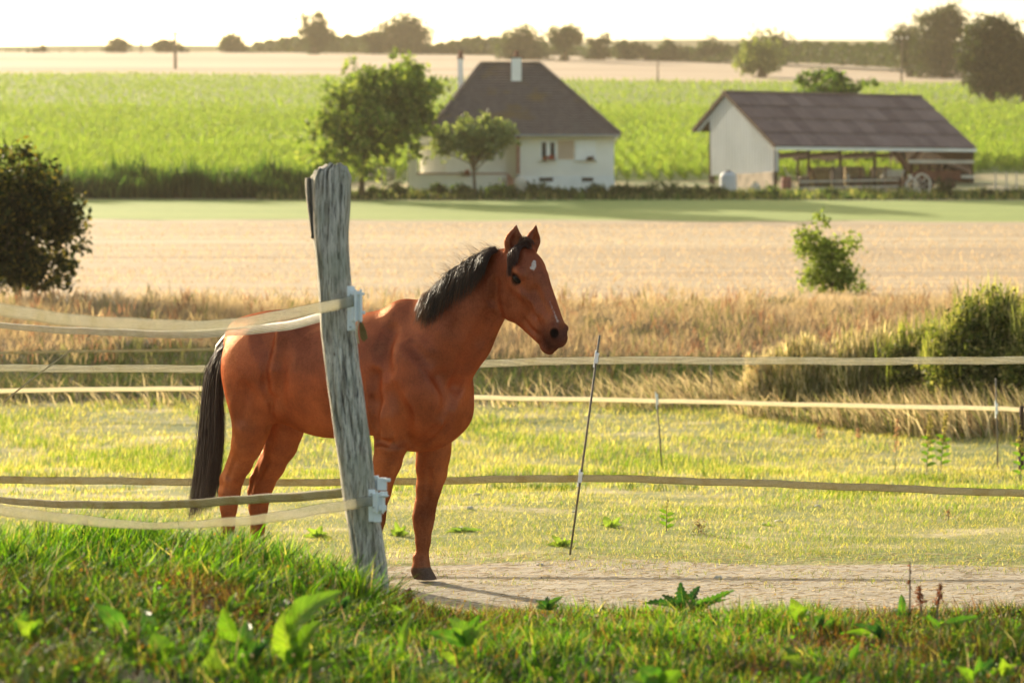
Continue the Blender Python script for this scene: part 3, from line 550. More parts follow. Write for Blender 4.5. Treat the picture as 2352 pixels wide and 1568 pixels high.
# --- foreground bank
def foreground():
    # long fresh grass on the left
    N = 46000; x = rng.uniform(-3.2, .15, N); y = 6.2 + 4.7 * rng.random(N) ** .8; m = (x < -.02 * 0 + -.62 + .55 * np.clip((9.0 - y) / 3, -1, 1) + .12 * rng.normal(size=N)) & (y < 10.8); x, y = x[m], y[m]; N = len(x); x, y, lx, ly, tb = tufts(x, y, 42, .045)
    vg = vnoise(x * 3.1, y * 2.3, 2) + .5 * vnoise(x * 8, y * 7, 5)
    nearf = np.clip((y - 7.4) / 1.2, .35, 1)
    h = (.075 + .085 * rng.random(N)) * (1 + .35 * vg) * nearf * tb
    c = colmix(N, [LIME, GRN, (.22, .30, .03), DGR, STRAW], [3.4, 2.6, 2.2, 3.2, .5], .3)
    o = blades('long_grass', at(x, y) - (0, 0, .01), h, .0045 + .0045 * rng.random(N), np.stack([.02 + .035 * rng.normal(size=N) + lx, .035 * rng.normal(size=N) + ly], 1), c, M_blade, .7); tag(o, 'long fresh green grass on the bank left of the wooden post', kind='stuff')
    # short mixed sward on the right and in front
    N = 112000; x, y = scat(N, 5.4, 10.1, 1.35, .72); m = (x > -.75 - .2 * rng.random(N)) | (y < 8.3); x, y = x[m], y[m]; N = len(x)
    x, y, lx, ly, tb = tufts(x, y, 30, .034)
    vg = vnoise(x * 3.3, y * 2.8, 4) + .5 * vnoise(x * 9, y * 6, 5)
    h = (.026 + .050 * rng.random(N)) * (1 + .35 * vg) * tb
    c = colmix(N, [LIME, (.20, .27, .035), GRN, OLV, STRAW, BRN, DGR], [3.4, 2.0, 2.6, 1.2, 1.1, .8, 2.6], .3)
    rb = colmix(N, [(.15, .065, .035), (.09, .045, .028), (.24, .14, .07), OLV, DGR], [3, 2, 1.6, 2, 1.5], .25); redm = (vnoise(x * 2.1, y * 2.5, 11) > .42) | ((np.abs(x + .35) < .45) & (y > 8.6) & (rng.random(N) < .55)) | ((x > .35 * y - 1.9) & (rng.random(N) < .38)) | ((x > 1.2) & (y > 8.3) & (rng.random(N) < .5)); c[redm] = rb[redm]; lowd = (y < 7.3) & (rng.random(N) < .45); c[lowd] = np.array(DGR); cor = (np.abs(x) / (y * .2118) > .62 + .25 * rng.random(N)) & (y < 9.2) & (rng.random(N) < .9); c[cor] = colmix(N, [DGR, (.05, .025, .014), (.03, .06, .012), OLV], [3, 2, 2, 1], .25)[cor]  # darker front and corner blades: dark weeds, colour also standing in for shade
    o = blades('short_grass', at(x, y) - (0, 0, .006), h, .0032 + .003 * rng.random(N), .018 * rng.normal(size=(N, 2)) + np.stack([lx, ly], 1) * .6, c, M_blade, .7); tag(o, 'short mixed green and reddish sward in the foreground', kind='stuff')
    N = 700; x, y = scat(N, 5.8, 9.8, 1.3, .8); o = blades('dead_stems', at(x, y), .07 + .10 * rng.random(N) ** 2, .0022 + .001 * rng.random(N), .05 * rng.normal(size=(N, 2)), colmix(N, [(.36, .25, .14), (.24, .12, .06), (.50, .42, .27)], [2, 1.6, 1.4]), M_dry, .5); tag(o, 'thin dead stems standing in the foreground sward', kind='stuff')
    # little round clover and weed leaves
    N = 26000; x, y = scat(N, 5.4, 9.9, 1.35, .8); p = at(x, y); p[:, 2] += .008 + .04 * rng.random(N)
    a = rng.normal(size=(N, 3)) * (1, 1, .35); a /= np.linalg.norm(a, axis=1, keepdims=True); b = np.cross(a, rng.normal(size=(N, 3))); b /= np.linalg.norm(b, axis=1, keepdims=True); s = (.004 + .007 * rng.random(N) ** 2)[:, None]
    V = np.stack([p - a * s, p - a * s * .2 + b * s * .7, p + a * s, p - a * s * .2 - b * s * .7], 1).reshape(-1, 3)
    c = colmix(N, [LIME, GRN, (.17, .23, .035), (.13, .065, .035), (.10, .05, .025), DGR, OLV], [2.4, 3.4, 1.2, 1.3, 1.2, 3.4, 1.0], .2); 
    o = mesh('clover', V, np.arange(4 * N).reshape(-1, 4), M_blade, col=np.repeat(c, 4, 0)); tag(o, 'small weed and clover leaves among the foreground grass', kind='stuff')
    # pale seed heads and tiny yellow flowers
    N = 380; x, y = scat(N, 5.6, 10, 1.3, .8); p = at(x, y); p[:, 2] += .04 + .07 * rng.random(N); V = []; 
    oct_ = np.array([(1,0,0),(0,1,0),(-1,0,0),(0,-1,0),(0,0,1),(0,0,-1)], float); r_ = (.0022 + .0028 * rng.random(N))[:, None, None]
    V = (p[:, None] + oct_[None] * r_ * (1, 1, 1.2)).reshape(-1, 3); tri = np.array([(0,1,4),(1,2,4),(2,3,4),(3,0,4),(1,0,5),(2,1,5),(3,2,5),(0,3,5)])
    Fs = (np.arange(N)[:, None, None] * 6 + tri[None]).reshape(-1, 3); cl = colmix(N, [(.65, .58, .42), (.70, .50, .05), (.5, .4, .25)], [4, 1.0, 2], .1)
    cl = np.where(((x < -.9) & (rng.random(N) < .4))[:, None], np.array([(.72, .45, .03)]), cl)
    o = mesh('seed_heads', V, Fs, M_dry, col=np.repeat(cl, 6, 0)); tag(o, 'pale seed heads and tiny yellow flowers dotted over the foreground', kind='stuff')
foreground()
print('foreground', round(time.time() - T0, 1))
# ============================================================ BUILDINGS
rng = np.random.default_rng(31)
def PX(vx, vy, D): return Vector(P(vx, vy, D))
def quad_slab(a, b, c, d, th):            # a,b,c,d corners; thickness downwards along the normal
    a, b, c, d = map(Vector, (a, b, c, d)); n = (b - a).cross(d - a).normalized() * th
    return [a, b, c, d, a - n, b - n, c - n, d - n], [(0,1,2,3), (7,6,5,4), (0,4,5,1), (1,5,6,2), (2,6,7,3), (3,7,4,0)]
M_render = mat_plain('cream_render', (.86, .84, .76), .9, .07, .6, bump=.1, where='World')
M_plinth = mat_plain('pale_plinth', (.82, .83, .80), .9, .10, .8, bump=.1, where='World')
M_white = mat_plain('white_paint', (.90, .90, .88), .5, .04, 2, bump=0)
M_beige = mat_plain('beige_panel', (.55, .42, .31), .85, .08, 2, bump=0)
M_brick = mat_plain('red_brick', (.33, .16, .11), .9, .3, 4, where='World')
M_glass = NT('window_glass'); M_glass = M_glass.done(M_glass.bsdf((.02, .026, .03), .35, None, .15))
M_gerani = mat_leafy('geranium', .35); 
t = NT('roof_tile'); co = t.coord('World'); n1 = t.noise(co, .35, 6, .65); n2 = t.noise(co, 2.5, 5, .7); n3 = t.noise(t.coord('World', (1, 1, 2)), .5, 4, .6)
c = t.ramp(n2, [(.3, (.125, .092, .085)), (.7, (.18, .14, .125))]); c = t.mix(t.ramp(n3, [(.58, 0.), (.70, .75)]), c, (.20, .13, .045)); c = t.mix(t.ramp(n1, [(.62, 0.), (.72, .4)]), c, (.16, .15, .13))
M_tile = t.done(t.bsdf(c, .85, t.bump(n2, .4, .05)))
HD = 138.0
hb = P(1300, 430, HD)
house = empty('house', (hb[0], hb[1], float(tz(hb[0], HD))), 0, 'cream rendered house with steep brown hipped roof and two white chimneys', 'house')
def hx(vx, D=HD): return vx2x(vx, D)
def hz_(vy, D=HD): return vz(vy, D)
gz = float(tz(hx(1300), HD)) - .4
MB().box(hx(1190), hx(1410), HD, HD + 8.2, hz_(404), hz_(309)).build('wall', M_render, root=house)
MB().box(hx(1190) + .0, hx(1410) + .03, HD - .03, HD + 8.23, gz, hz_(404) - .002).build('plinth', M_plinth, root=house)
MB().box(hx(962), hx(1190) - .002, HD + 1.6, HD + 8.2, gz, hz_(309)).build('wall', M_render, root=house)
MB().box(hx(938), hx(958), HD - .4, HD + 1.2, gz, hz_(330)).build('wall', M_render, root=house)
# roof
e0, e1 = hx(978, HD - .6), hx(1425, HD - .6); ez = hz_(309, HD - .6); yb = HD + 8.8; rD = HD + 4.1
r0, r1 = PX(1105, 148, rD), PX(1240, 148, rD); mb = MB()
A_, B_, C_, D_ = Vector((e0, HD - .6, ez)), Vector((e1, HD - .6, ez)), Vector((e1, yb, ez)), Vector((e0, yb, ez))
rows = 26
def slope(a, b, tb, ta, mb):              # courses of tiles as small steps up the slope
    n = (b - a).cross(ta - a).normalized() * .05
    for i in range(rows):
        f0, f1 = i / rows, (i + 1) / rows
        p = [a.lerp(ta, f0), b.lerp(tb, f0), b.lerp(tb, f1), a.lerp(ta, f1)]
        mb.add([p[0] + n, p[1] + n, p[2] + n * .1, p[3] + n * .1, p[0] - n, p[1] - n], [(0, 1, 2, 3), (4, 5, 1, 0)])
slope(A_, B_, r1, r0, mb); slope(B_, C_, r1, r1, mb); slope(C_, D_, r0, r1, mb); slope(D_, A_, r0, r0, mb)
roof = mb.build('roof', M_tile, root=house)
mb = MB(); mb.bar(r0 + Vector((0, 0, .08)), r1 + Vector((0, 0, .08)), .24, .14)
for a, b in ((A_, r0), (B_, r1), (C_, r1), (D_, r0)): mb.bar(a + Vector((0, 0, .06)), b + Vector((0, 0, .06)), .2, .12)
mb.build('ridge_tiles', M_tile, root=house)
mb = MB(); mb.add([A_ - Vector((0,0,.06)), B_ - Vector((0,0,.06)), C_ - Vector((0,0,.06)), D_ - Vector((0,0,.06))], [(0, 3, 2, 1)]); mb.build('eave_soffit', M_white, root=house)
MB().box(e0, e1, HD - .74, HD - .605, ez - .12, ez + .0).build('gutter', mat_plain('zinc', (.30, .30, .30), .5, .1, 3, metal=.5), root=house)
M_pot = mat_plain('clay_pot', (.18, .09, .065), .9)
def chimney(vx, w, vt, vb, D, pot):
    o = MB().box(hx(vx - w / 2, D), hx(vx + w / 2, D), D - .3, D + .3, hz_(vb, D) - .6, hz_(vt, D)).build('chimney', M_white, root=house)
    mb = MB(); z = hz_(vt, D); mb.box(hx(vx - w / 2, D) - .05, hx(vx + w / 2, D) + .05, D - .35, D + .35, z + .002, z + .08); mb.tube([(hx(vx, D), D, z + .08), (hx(vx, D), D, z + pot)], [.15, .11], 10); mb.build('chimney_pot', M_pot, root=house)
chimney(1186, 23, 134, 178, HD + 3.2, .42); chimney(1058, 12, 136, 190, HD + 5.0, .5)
# front openings
def window(x0, x1, y0, y1, leaves=2):
    X0, X1, Z0, Z1 = hx(x0), hx(x1), hz_(y1), hz_(y0); w = .10; y = HD - .04
    f = MB().box(X0, X1, y, HD - .004, Z0, Z0 + w).box(X0, X1, y, HD - .004, Z1 - w, Z1)
    for xa, xb in ((X0, X0 + w), ((X0 + X1) / 2 - .11, (X0 + X1) / 2 + .11), (X1 - w, X1)): f.box(xa, xb, y - .002, HD - .004, Z0 + w, Z1 - w)
    o = f.build('window', M_white, root=house)
    g = MB().box(X0 + w, X1 - w, HD - .02, HD - .012, Z0 + w, Z1 - w).build('pane', M_glass); g.parent = o; return o
def sub(o, par):                          # sub-part of a part built in world space
    o.parent = par; o.matrix_parent_inverse = Matrix.Translation(house.location).inverted() if par.parent == house else Matrix(); return o
window(1240, 1278, 323, 366)
MB().box(hx(1281), hx(1318), HD - .03, HD - .004, hz_(366), hz_(323)).build('wall_panel', M_beige, root=house)
MB().box(hx(1322), hx(1368), HD - .07, HD - .004, hz_(366), hz_(323)).build('shutter', M_white, root=house)
for a, b in ((1238, 1280), (1320, 1370)): MB().box(hx(a), hx(b), HD - .16, HD - .004, hz_(370), hz_(367)).build('window_sill', M_plinth, root=house)
for a, b in ((1238, 1270), (1336, 1362)):
    Z = hz_(411); o = MB().box(hx(a), hx(b), HD - .05, HD - .034, hz_(417), hz_(408)).build('cellar_window', M_glass, root=house)
MB().box(hx(1186), hx(1194), HD - .06, HD - .033, hz_(400), hz_(312)).build('downpipe', M_brick, root=house)
MB().box(hx(1098), hx(1162), HD + 1.52, HD + 1.596, hz_(397), hz_(330)).build('garage_door', M_white, root=house)
MB().box(hx(1022), hx(1078), HD + 1.52, HD + 1.596, hz_(397), hz_(340)).build('garage_door', M_white, root=house)
MB().box(hx(958), hx(1165), HD - .4, HD + 1.6, gz, hz_(401)).build('terrace', M_render, root=house)
MB().box(hx(958), hx(1165), HD - .45, HD - .2, hz_(401) + .002, hz_(398)).build('terrace_edge', M_brick, root=house)
mb = MB()
for i in range(6): x = hx(1165) + i * .17; mb.box(x, x + .168, HD - 1.5, HD - .04, gz - .3, hz_(402) - i * .16)
mb.build('stair', M_brick, root=house)
def flowers(x0, x1, vy, n, colr, D=HD - .25):
    V, Fs, c = leaf_cloud([(hx((x0 + x1) / 2, D), D, hz_(vy, D))], [((hx(x1, D) - hx(x0, D)) / 2, .12, .16)], n, .06, ([colr, (.05, .12, .02)], [2.4, 1]), .6, .1)
    o = mesh('window_flowers', V, Fs, M_gerani, col=c); return o
tag(flowers(1244, 1262, 364, 120, (.45, .06, .04)), 'small red geraniums on the sill under the dark window panes, left clump', 'flowers', 'window box geraniums')
tag(flowers(1260, 1277, 362, 180, (.60, .03, .03)), 'brightest red geraniums at the right end of the dark window', 'flowers', 'window box geraniums')
tag(flowers(1344, 1366, 363, 140, (.22, .08, .04)), 'brownish red geraniums under the closed white shutter', 'flowers', 'window box geraniums')
tag(flowers(1052, 1092, 396, 240, (.36, .09, .05), HD - .6), 'reddish flowers on the terrace edge behind the fruit tree', 'flowers')
# car-like pale shape and log by the garden tree are left as garden stuff: a pale rounded boulder and a low wall
def lump(name, label, cat, c, r, mat, seed=0, group=None, n=10):
    V, Fs = uvs(np.zeros(3), 1, 12, 8); s = np.random.default_rng(seed)
    ph = s.random(6) * 6; k = 1 + .14 * np.sin(V[:, 0] * 3 + ph[0]) * np.sin(V[:, 1] * 3 + ph[1]) + .10 * np.sin(V[:, 2] * 5 + ph[2]) + .06 * np.sin(V[:, 0] * 9 + ph[3]) * np.sin(V[:, 1] * 8 + ph[4])
    V = V * k[:, None] * np.array(r) + np.array(c); return tag(mesh(name, V, Fs, mat, smooth=True), label, cat, group)
def uvs(c, r, n=16, m=10):
    V = []; Fc = []
    for i in range(m + 1):
        a = math.pi * i / m
        for k in range(n):
            b = 2 * math.pi * k / n; V.append((math.sin(a) * math.cos(b), math.sin(a) * math.sin(b), math.cos(a)))
    for i in range(m):
        for k in range(n): Fc.append((i*n+k, (i+1)*n+k, (i+1)*n+(k+1) % n, i*n+(k+1) % n))
    return np.array(V) * r + c, np.array(Fc)
M_boulder = mat_plain('pale_stone', (.50, .47, .40), .9, .2, 5)
lump('boulder', 'pale rounded boulder on the garden lawn right of the garden tree trunk', 'stone', P(878, 400, 136.5), (.85, .5, .36), M_boulder, 3)
lump('boulder', 'small cream boulder between the stair and the fruit tree trunk', 'stone', P(1195, 424, 134.5), (.35, .3, .45), M_boulder, 4)
# ---- barn
BP = {k: PX(*v) for k, v in dict(fl=(1781, 336, 140.0), fr=(2242, 341, 147.6), rl=(1663, 212, 144.8), rr=(2128, 213, 152.3), bl=(1590, 299, 147.8)).items()}
BP['rr'] = BP['rl'] + (BP['fr'] - BP['fl']); BP['br'] = BP['bl'] + (BP['rr'] - BP['rl'])
bb = P(1785, 445, 140); barn = empty('barn', (bb[0], bb[1], float(tz(bb[0], 140))), 0, 'open sided farm barn with pale corrugated gable and weathered purple brown roof', 'barn')
t = NT('corrugated_pale'); co = t.coord('World'); n1 = t.noise(t.coord('World', (1, 1, .4)), .7, 5, .6)
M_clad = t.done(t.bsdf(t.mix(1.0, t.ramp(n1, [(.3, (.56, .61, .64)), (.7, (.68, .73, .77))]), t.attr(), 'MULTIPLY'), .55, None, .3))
t = NT('roof_sheet'); co = t.coord('World'); n1 = t.noise(co, .9, 6, .7); n2 = t.noise(co, 6, 4, .7); oi = t.n('ShaderNodeObjectInfo')
c = t.ramp(n1, [(.32, (.15, .098, .094)), (.55, (.22, .155, .145)), (.72, (.33, .27, .24))]); c = t.mix(t.ramp(n2, [(.4, .5), (.6, 0.)]), c, (.08, .045, .042))
c = t.mix(.5, c, t.mix(oi.outputs['Random'], (.14, .09, .09), (.30, .22, .20)))
M_sheet = t.done(t.bsdf(c, .8, t.bump(n2, .3, .03)))
M_hay = mat_plain('hay', (.30, .22, .11), .95, .3, 6, bump=.6, bd=.05); M_beam = mat_plain('old_beam', (.055, .032, .022), .9, .3, 3, where='World'); M_plank = mat_plain('barn_plank', (.13, .062, .035), .9, .35, 2, where='World'); M_palew = mat_plain('pale_board', (.52, .48, .40), .8, .15, 2)
eu = (BP['fr'] - BP['fl']); L_ = eu.length; eu = eu.normalized()
# roof sheets: 17 along, 4 up; one shared corrugated mesh per slope
def sheets(a, top, nu, nv, flip):
    up = (top - a); S = up.length; v = up.normalized(); n = eu.cross(v).normalized(); n = n if n.z > 0 else -n
    w, h = L_ / nu, S / nv; k = 8; V = []; Fc = []
    for i in range(k * 2 + 1):
        x = (w + .06) * i / (k * 2); z = .03 * (i % 2)
        V += [(x, -.06, z + .045), (x, h, z)]
    for i in range(k * 2): Fc.append((2*i, 2*i+2, 2*i+3, 2*i+1))
    me = None
    M = Matrix((( eu.x, v.x, n.x), (eu.y, v.y, n.y), (eu.z, v.z, n.z)))
    for j in range(nv):
        for i in range(nu):
            if me is None: o = mesh('roof_sheet', V, Fc, M_sheet); me = o.data
            else: o = bpy.data.objects.new('roof_sheet', me); COL.objects.link(o)
            pos = a + eu * (w * i) + v * (h * j) + n * (.02 + .004 * ((i + j) % 2) + .012 * rng.random())
            o.matrix_world = Matrix.Translation(pos) @ (M @ Matrix.Rotation(R(rng.normal() * .5), 3, 'Z')).to_4x4()
            o.parent = barn; o.matrix_parent_inverse = Matrix.Translation(barn.location).inverted()
sheets(BP['fl'], BP['rl'], 16, 4, False); sheets(BP['bl'], BP['rl'], 16, 3, True)
for a, b_ in (('fl', 'rl'), ('bl', 'rl')):
    o_ = -Vector((0, 0, .07)); V, Fc = quad_slab(BP[a] + o_, BP[a] + eu * L_ + o_, BP[b_] + eu * L_ + o_, BP[b_] + o_, .03 if a == 'fl' else -.03); MB().add(V, Fc).build('roof_deck', M_beam, root=barn)
mb = MB(); mb.bar(BP['rl'] + Vector((0,0,.06)), BP['rr'] + Vector((0,0,.06)), .35, .10); mb.build('ridge_cap', M_sheet, root=barn)
MB().bar(BP['fl'] - Vector((0,0,.12)), BP['fr'] - Vector((0,0,.12)), .12, .18).build('gutter', M_plinth, root=barn)
for a, b in (('fl', 'rl'), ('bl', 'rl')): MB().bar(BP[a] - Vector((0,0,.05)), BP[b] - Vector((0,0,.05)), .06, .22).build('barge_board', M_beam, root=barn)
# corrugated gable
g0, g1 = BP['fl'], BP['bl']; gd = Vector((g1.x - g0.x, g1.y - g0.y, 0)); gn = Vector((gd.y, -gd.x, 0)).normalized(); gn = gn if gn.y < 0 else -gn
def topz(f): return (g0.z + (BP['rl'].z - g0.z) * f / fr_ if f < fr_ else BP['rl'].z + (g1.z - BP['rl'].z) * (f - fr_) / (1 - fr_)) - .14
fr_ = (Vector((BP['rl'].x - g0.x, BP['rl'].y - g0.y, 0))).length / gd.length
V, Fc = [], []; K = 116; prev = None
for i in range(K + 1):
    f = i / K; p = g0 + gd * f; off = gn * (.09 if (i // 2) % 2 else .0) + eu * .25
    D = p.y; zb = vz(394, 140) if f < .81 else max(topz(f) - .30, vz(303, D))
    V += [(p.x + off.x, p.y + off.y, zb), (p.x + off.x, p.y + off.y, topz(f))]
    if prev is not None and abs(prev - zb) > .5: V[-4 - 0] = V[-4]
    prev = zb
for i in range(K):
    Fc.append((2*i, 2*i+2, 2*i+3, 2*i+1))
V = np.array([tuple(v) for v in V]); 
mesh_g = mesh('gable_cladding', V, Fc, M_clad, col=np.array([(1, 1, 1) if ((i // 2) // 2) % 2 else (.50, .50, .49) for i in range(len(V))])); adopt(mesh_g, barn)  # valleys coloured darker in place of rib shading
def gp(f, z): p = g0 + gd * f + eu * .32; return Vector((p.x, p.y, z))
zg = float(tz(g0.x, 141)) - .3
# stone base under the gable and leg posts
mb = MB(); a, b = gp(.03, 0), gp(.46, 0); d = (b - a); nn_ = Vector((d.y, -d.x, 0)).normalized() * .3
V = [(q.x + s.x, q.y + s.y, z) for z in (zg, vz(394, 140) - .01) for q, s in ((a, nn_ * 0), (b, nn_ * 0), (b, -nn_), (a, -nn_))]
mb.add(V, [(0, 1, 2, 3), (4, 5, 6, 7), (0, 1, 5, 4), (1, 2, 6, 5), (2, 3, 7, 6), (3, 0, 4, 7)]); mb.build('stone_wall', mat_plain('barn_stone', (.50, .42, .34), .95, .3, 2.2, where='World', bump=.5, bd=.1), root=barn)
for f in (.79, .60): MB().bar(gp(f, zg), gp(f, vz(390, 143)), .16, .16).build('post', M_beam, root=barn)
# front and back posts, tie beams, brace
zf = lambda x, D: float(tz(x, D)) - .3
def along(vx, back=0.):                   # the foot of the front line at picture column vx
    for s in np.linspace(0, L_, 400):
        q = BP['fl'] + eu * s
        if 1176 + F * q.x / q.y >= vx: break
    return q + Vector((gd.x, gd.y, 0)).normalized() * back
for vx, back in ((1786, .3), (1862, .3), (1934, .3), (2014, .3), (2082, .3), (2236, .3)):
    q = along(vx, back); MB().bar((q.x, q.y, zf(q.x, q.y)), (q.x, q.y, q.z - .15), .17, .17).build('post', M_beam, root=barn)
for vx in (1913, 1997, 2060, 2120):
    q = along(vx - 110, 8.0); MB().bar((q.x, q.y, zf(q.x, q.y) - .5), (q.x, q.y, BP['bl'].z - .2), .17, .17).build('post', M_beam, root=barn)
for vx in (1862, 1934, 2014, 2082):
    q = along(vx, .3); q2 = along(vx, 8.6); MB().bar((q.x, q.y, q.z - .35), (q2.x, q2.y, q.z - .35), .14, .2).build('tie_beam', M_beam, root=barn)
q = along(2060, .3); q2 = along(2090, .3); MB().bar((q.x, q.y, vz(345, q.y)), (q2.x, q2.y, vz(392, q2.y)), .24, .24).build('brace', M_plank, root=barn)
q = along(2120, .3); q2 = along(2095, .3); MB().bar((q.x, q.y, vz(345, q.y)), (q2.x, q2.y, vz(372, q2.y)), .2, .2).build('brace', M_plank, root=barn)
for vy in (371, 405):
    q = along(2088, .15); q2 = along(2238, .15); MB().bar((q.x, q.y, vz(vy, q.y)), (q2.x, q2.y, vz(vy + 1, q2.y)), .06, .20).build('rail', M_palew, root=barn)
pm = None                                 # boards closing the back of the right bay, each a part
for i in range(22):
    q = along(2090 + i * 7.0, 3.2); q2 = along(2090 + i * 7.0 + 6.2, 3.2); z0 = zf(q.x, q.y); z1 = vz(402 - (i % 3) * 1.0, q.y) if i < 9 else vz(372, q.y)
    mb = MB(); dd = (q2 - q); mb.add([(q.x, q.y, z0), (q2.x, q2.y, z0), (q2.x, q2.y + .04, z0), (q.x, q.y + .04, z0), (q.x, q.y, z1), (q2.x, q2.y, z1), (q2.x, q2.y + .04, z1), (q.x, q.y + .04, z1)],
        [(0,3,2,1),(4,5,6,7),(0,1,5,4),(1,2,6,5),(2,3,7,6),(3,0,4,7)]); mb.build('plank', M_plank, root=barn)
q = along(2240, .2); q2 = along(2240, 8.6); mb = MB(); mb.add([(q.x, q.y, zf(q.x, q.y)), (q2.x, q2.y, zf(q.x, q.y)), (q2.x, q2.y, q.z), (BP['rr'].x - .2, BP['rr'].y, BP['rr'].z - .3), (q.x, q.y, q.z - .1)], [(0, 1, 2, 3, 4)]); mb.build('end_wall', M_beam, root=barn)
# ---- things in and before the barn
def gat(vx, D): x = vx2x(vx, D); return Vector((x, D, float(tz(x, D))))
g = gat(1672, 139.2); M_tank = mat_plain('white_plastic', (.50, .53, .56), .5, .05, 2, bump=0)
tk = empty('water_tank', g, 0, 'white plastic water tank under the open corner of the corrugated gable', 'tank')
mb = MB(); mb.tube([(g.x, g.y, g.z + z) for z in (0, .12, .95, 1.12, 1.2)], [.4, .5, .5, .38, .2], 18); mb.build('vessel', M_tank, root=tk, smooth=False)
MB().tube([(g.x, g.y, g.z + 1.18), (g.x, g.y, g.z + 1.28)], .17, 12).build('lid', M_beam, root=tk)
def crate(vx, D, w, h, d, label, mat, slats=5):
    g = gat(vx, D); r_ = empty('crate', g, 0, label, 'crate', 'crates and boxes at the barn')
    for i in range(slats):
        z = g.z + h * i / slats; MB().box(g.x - w / 2, g.x + w / 2, g.y - d / 2, g.y + d / 2, z + .01, z + h / slats - .02).build('slat', mat, root=r_)
    mb = MB()
    for a in (-1, 1):
        for b in (-1, 1): mb.box(g.x + a * w / 2 - .04, g.x + a * w / 2 + .04, g.y + b * d / 2 - .04, g.y + b * d / 2 + .04, g.z, g.z + h + .02)
    mb.build('corner_posts', M_beam, root=r_)
crate(1922, 142, .62, 1.35, .6, 'tall grey brown crate standing left of the third barn post', mat_plain('grey_crate', (.17, .13, .10), .9), 7)
crate(2048, 143.5, 1.0, .55, .8, 'low crate under the pale stacked boards', M_plank, 4)
crate(1975, 143, 1.1, .7, .7, 'dark crate in the middle barn bay', mat_plain('dark_crate', (.09, .06, .045), .9), 4)
g = gat(2045, 142.5); r_ = empty('board_stack', g, 0, 'stack of pale boards lying on the low crate', 'boards')
for i in range(4): MB().box(g.x - .55 + .06 * i, g.x + .6 + .05 * i, g.y - .3, g.y + .3, g.z + .70 + i * .11, g.z + .77 + i * .11).build('board', M_palew, root=r_)
def wheel(vx, D, r, label, tilt):
    g = gat(vx, D); e = empty('cart_wheel', g, 0, label, 'wheel', 'old wheels before the barn'); c = g + Vector((0, 0, r))
    ring = [c + Vector((math.cos(a) * r * .82, tilt * math.sin(a), math.sin(a) * r)) for a in np.linspace(0, 2 * math.pi, 22)]
    MB().tube(ring, .06, 6, caps=False).build('rim', M_palew, root=e); MB().tube([c - Vector((0, .1, 0)), c + Vector((0, .1, 0))], .10, 8).build('hub', M_beam, root=e)
    for i in range(6): a = i * math.pi / 3; MB().bar(c, c + Vector((math.cos(a) * r * .8, tilt * math.sin(a), math.sin(a) * r * .97)), .05, .04).build('spoke', M_palew, root=e)
wheel(2094, 138.6, .42, 'smaller pale cart wheel leaning at the barn post', .12); wheel(2117, 138.2, .56, 'larger pale cart wheel right of the smaller one', .15)
g = gat(2150, 141.5); e = empty('farm_trailer', g, 0, 'rusty brown farm trailer parked in the right barn bay', 'trailer'); M_rust = mat_plain('rust', (.14, .05, .03), .85, .35, 4)
MB().box(g.x - 1.3, g.x + 1.3, g.y - .7, g.y + .7, g.z + .55, g.z + .68).build('bed', M_rust, root=e)
for s in (-.68, .68): MB().box(g.x - 1.3, g.x + 1.3, g.y + s - .03, g.y + s + .03, g.z + .682, g.z + 1.1).build('side_panel', M_rust, root=e)
for s in (-.8, .8):
    for x in (-.6, .6): MB().tube([(g.x + x, g.y + s - .09, g.z + .35), (g.x + x, g.y + s + .09, g.z + .35)], .35, 16).build('wheel', M_beam, root=e)
MB().bar((g.x - 1.3, g.y, g.z + .6), (g.x - 2.3, g.y, g.z + .4), .1, .1).build('drawbar', M_rust, root=e)
def barrel(vx, D, label, col):
    g = gat(vx, D); e = empty('barrel', g, 0, label, 'barrel', 'barrels at the barn'); m = mat_plain('barrel', col, .6)
    MB().tube([g + Vector((0, 0, z)) for z in (0, .02, .3, .6, .88, .9)], [.25, .29, .30, .30, .29, .25], 16).build('shell', m, root=e)
    for z in (.3, .6): MB().tube([g + Vector((0, 0, z - .015)), g + Vector((0, 0, z + .015))], .315, 16).build('hoop', M_beam, root=e)
barrel(1805, 139.5, 'dull red barrel right of the stone barn wall', (.24, .09, .07)); barrel(1845, 140.2, 'brown barrel near the second barn post', (.16, .11, .07))
lump('sack', 'cream sack slumped at the foot of the stone barn wall', 'sack', P(1735, 436, 138.2), (.35, .25, .42), mat_plain('sackcloth', (.62, .55, .42), .95), 8)
g0_, g1_ = gat(1835, 137.6), gat(2062, 139.6); e = empty('rail_fence', g0_, 0, 'low grey rail fence in front of the open barn bays', 'fence')
for i in range(7): p = g0_.lerp(g1_, i / 6); z = float(tz(p.x, p.y)); MB().bar((p.x, p.y, z - .2), (p.x, p.y, z + .85), .09, .09).build('fence_post', M_beam, root=e)
for h in (.35, .72): a = Vector((g0_.x, g0_.y - .07, float(tz(g0_.x, g0_.y)) + h)); b = Vector((g1_.x, g1_.y - .07, float(tz(g1_.x, g1_.y)) + h)); MB().bar(a, b, .04, .09).build('rail', M_palew, root=e)
for i, vx in enumerate((2285, 2310, 2333)):
    g = gat(vx, 141); tag(MB().bar(g - Vector((0, 0, .2)), g + Vector((0, 0, 1.1)), .08, .08).build('stake', M_palew), ('pale stake nearest the barn corner', 'middle pale stake of three right of the barn', 'pale stake closest to the right photo edge')[i], 'stake', 'stakes right of the barn')
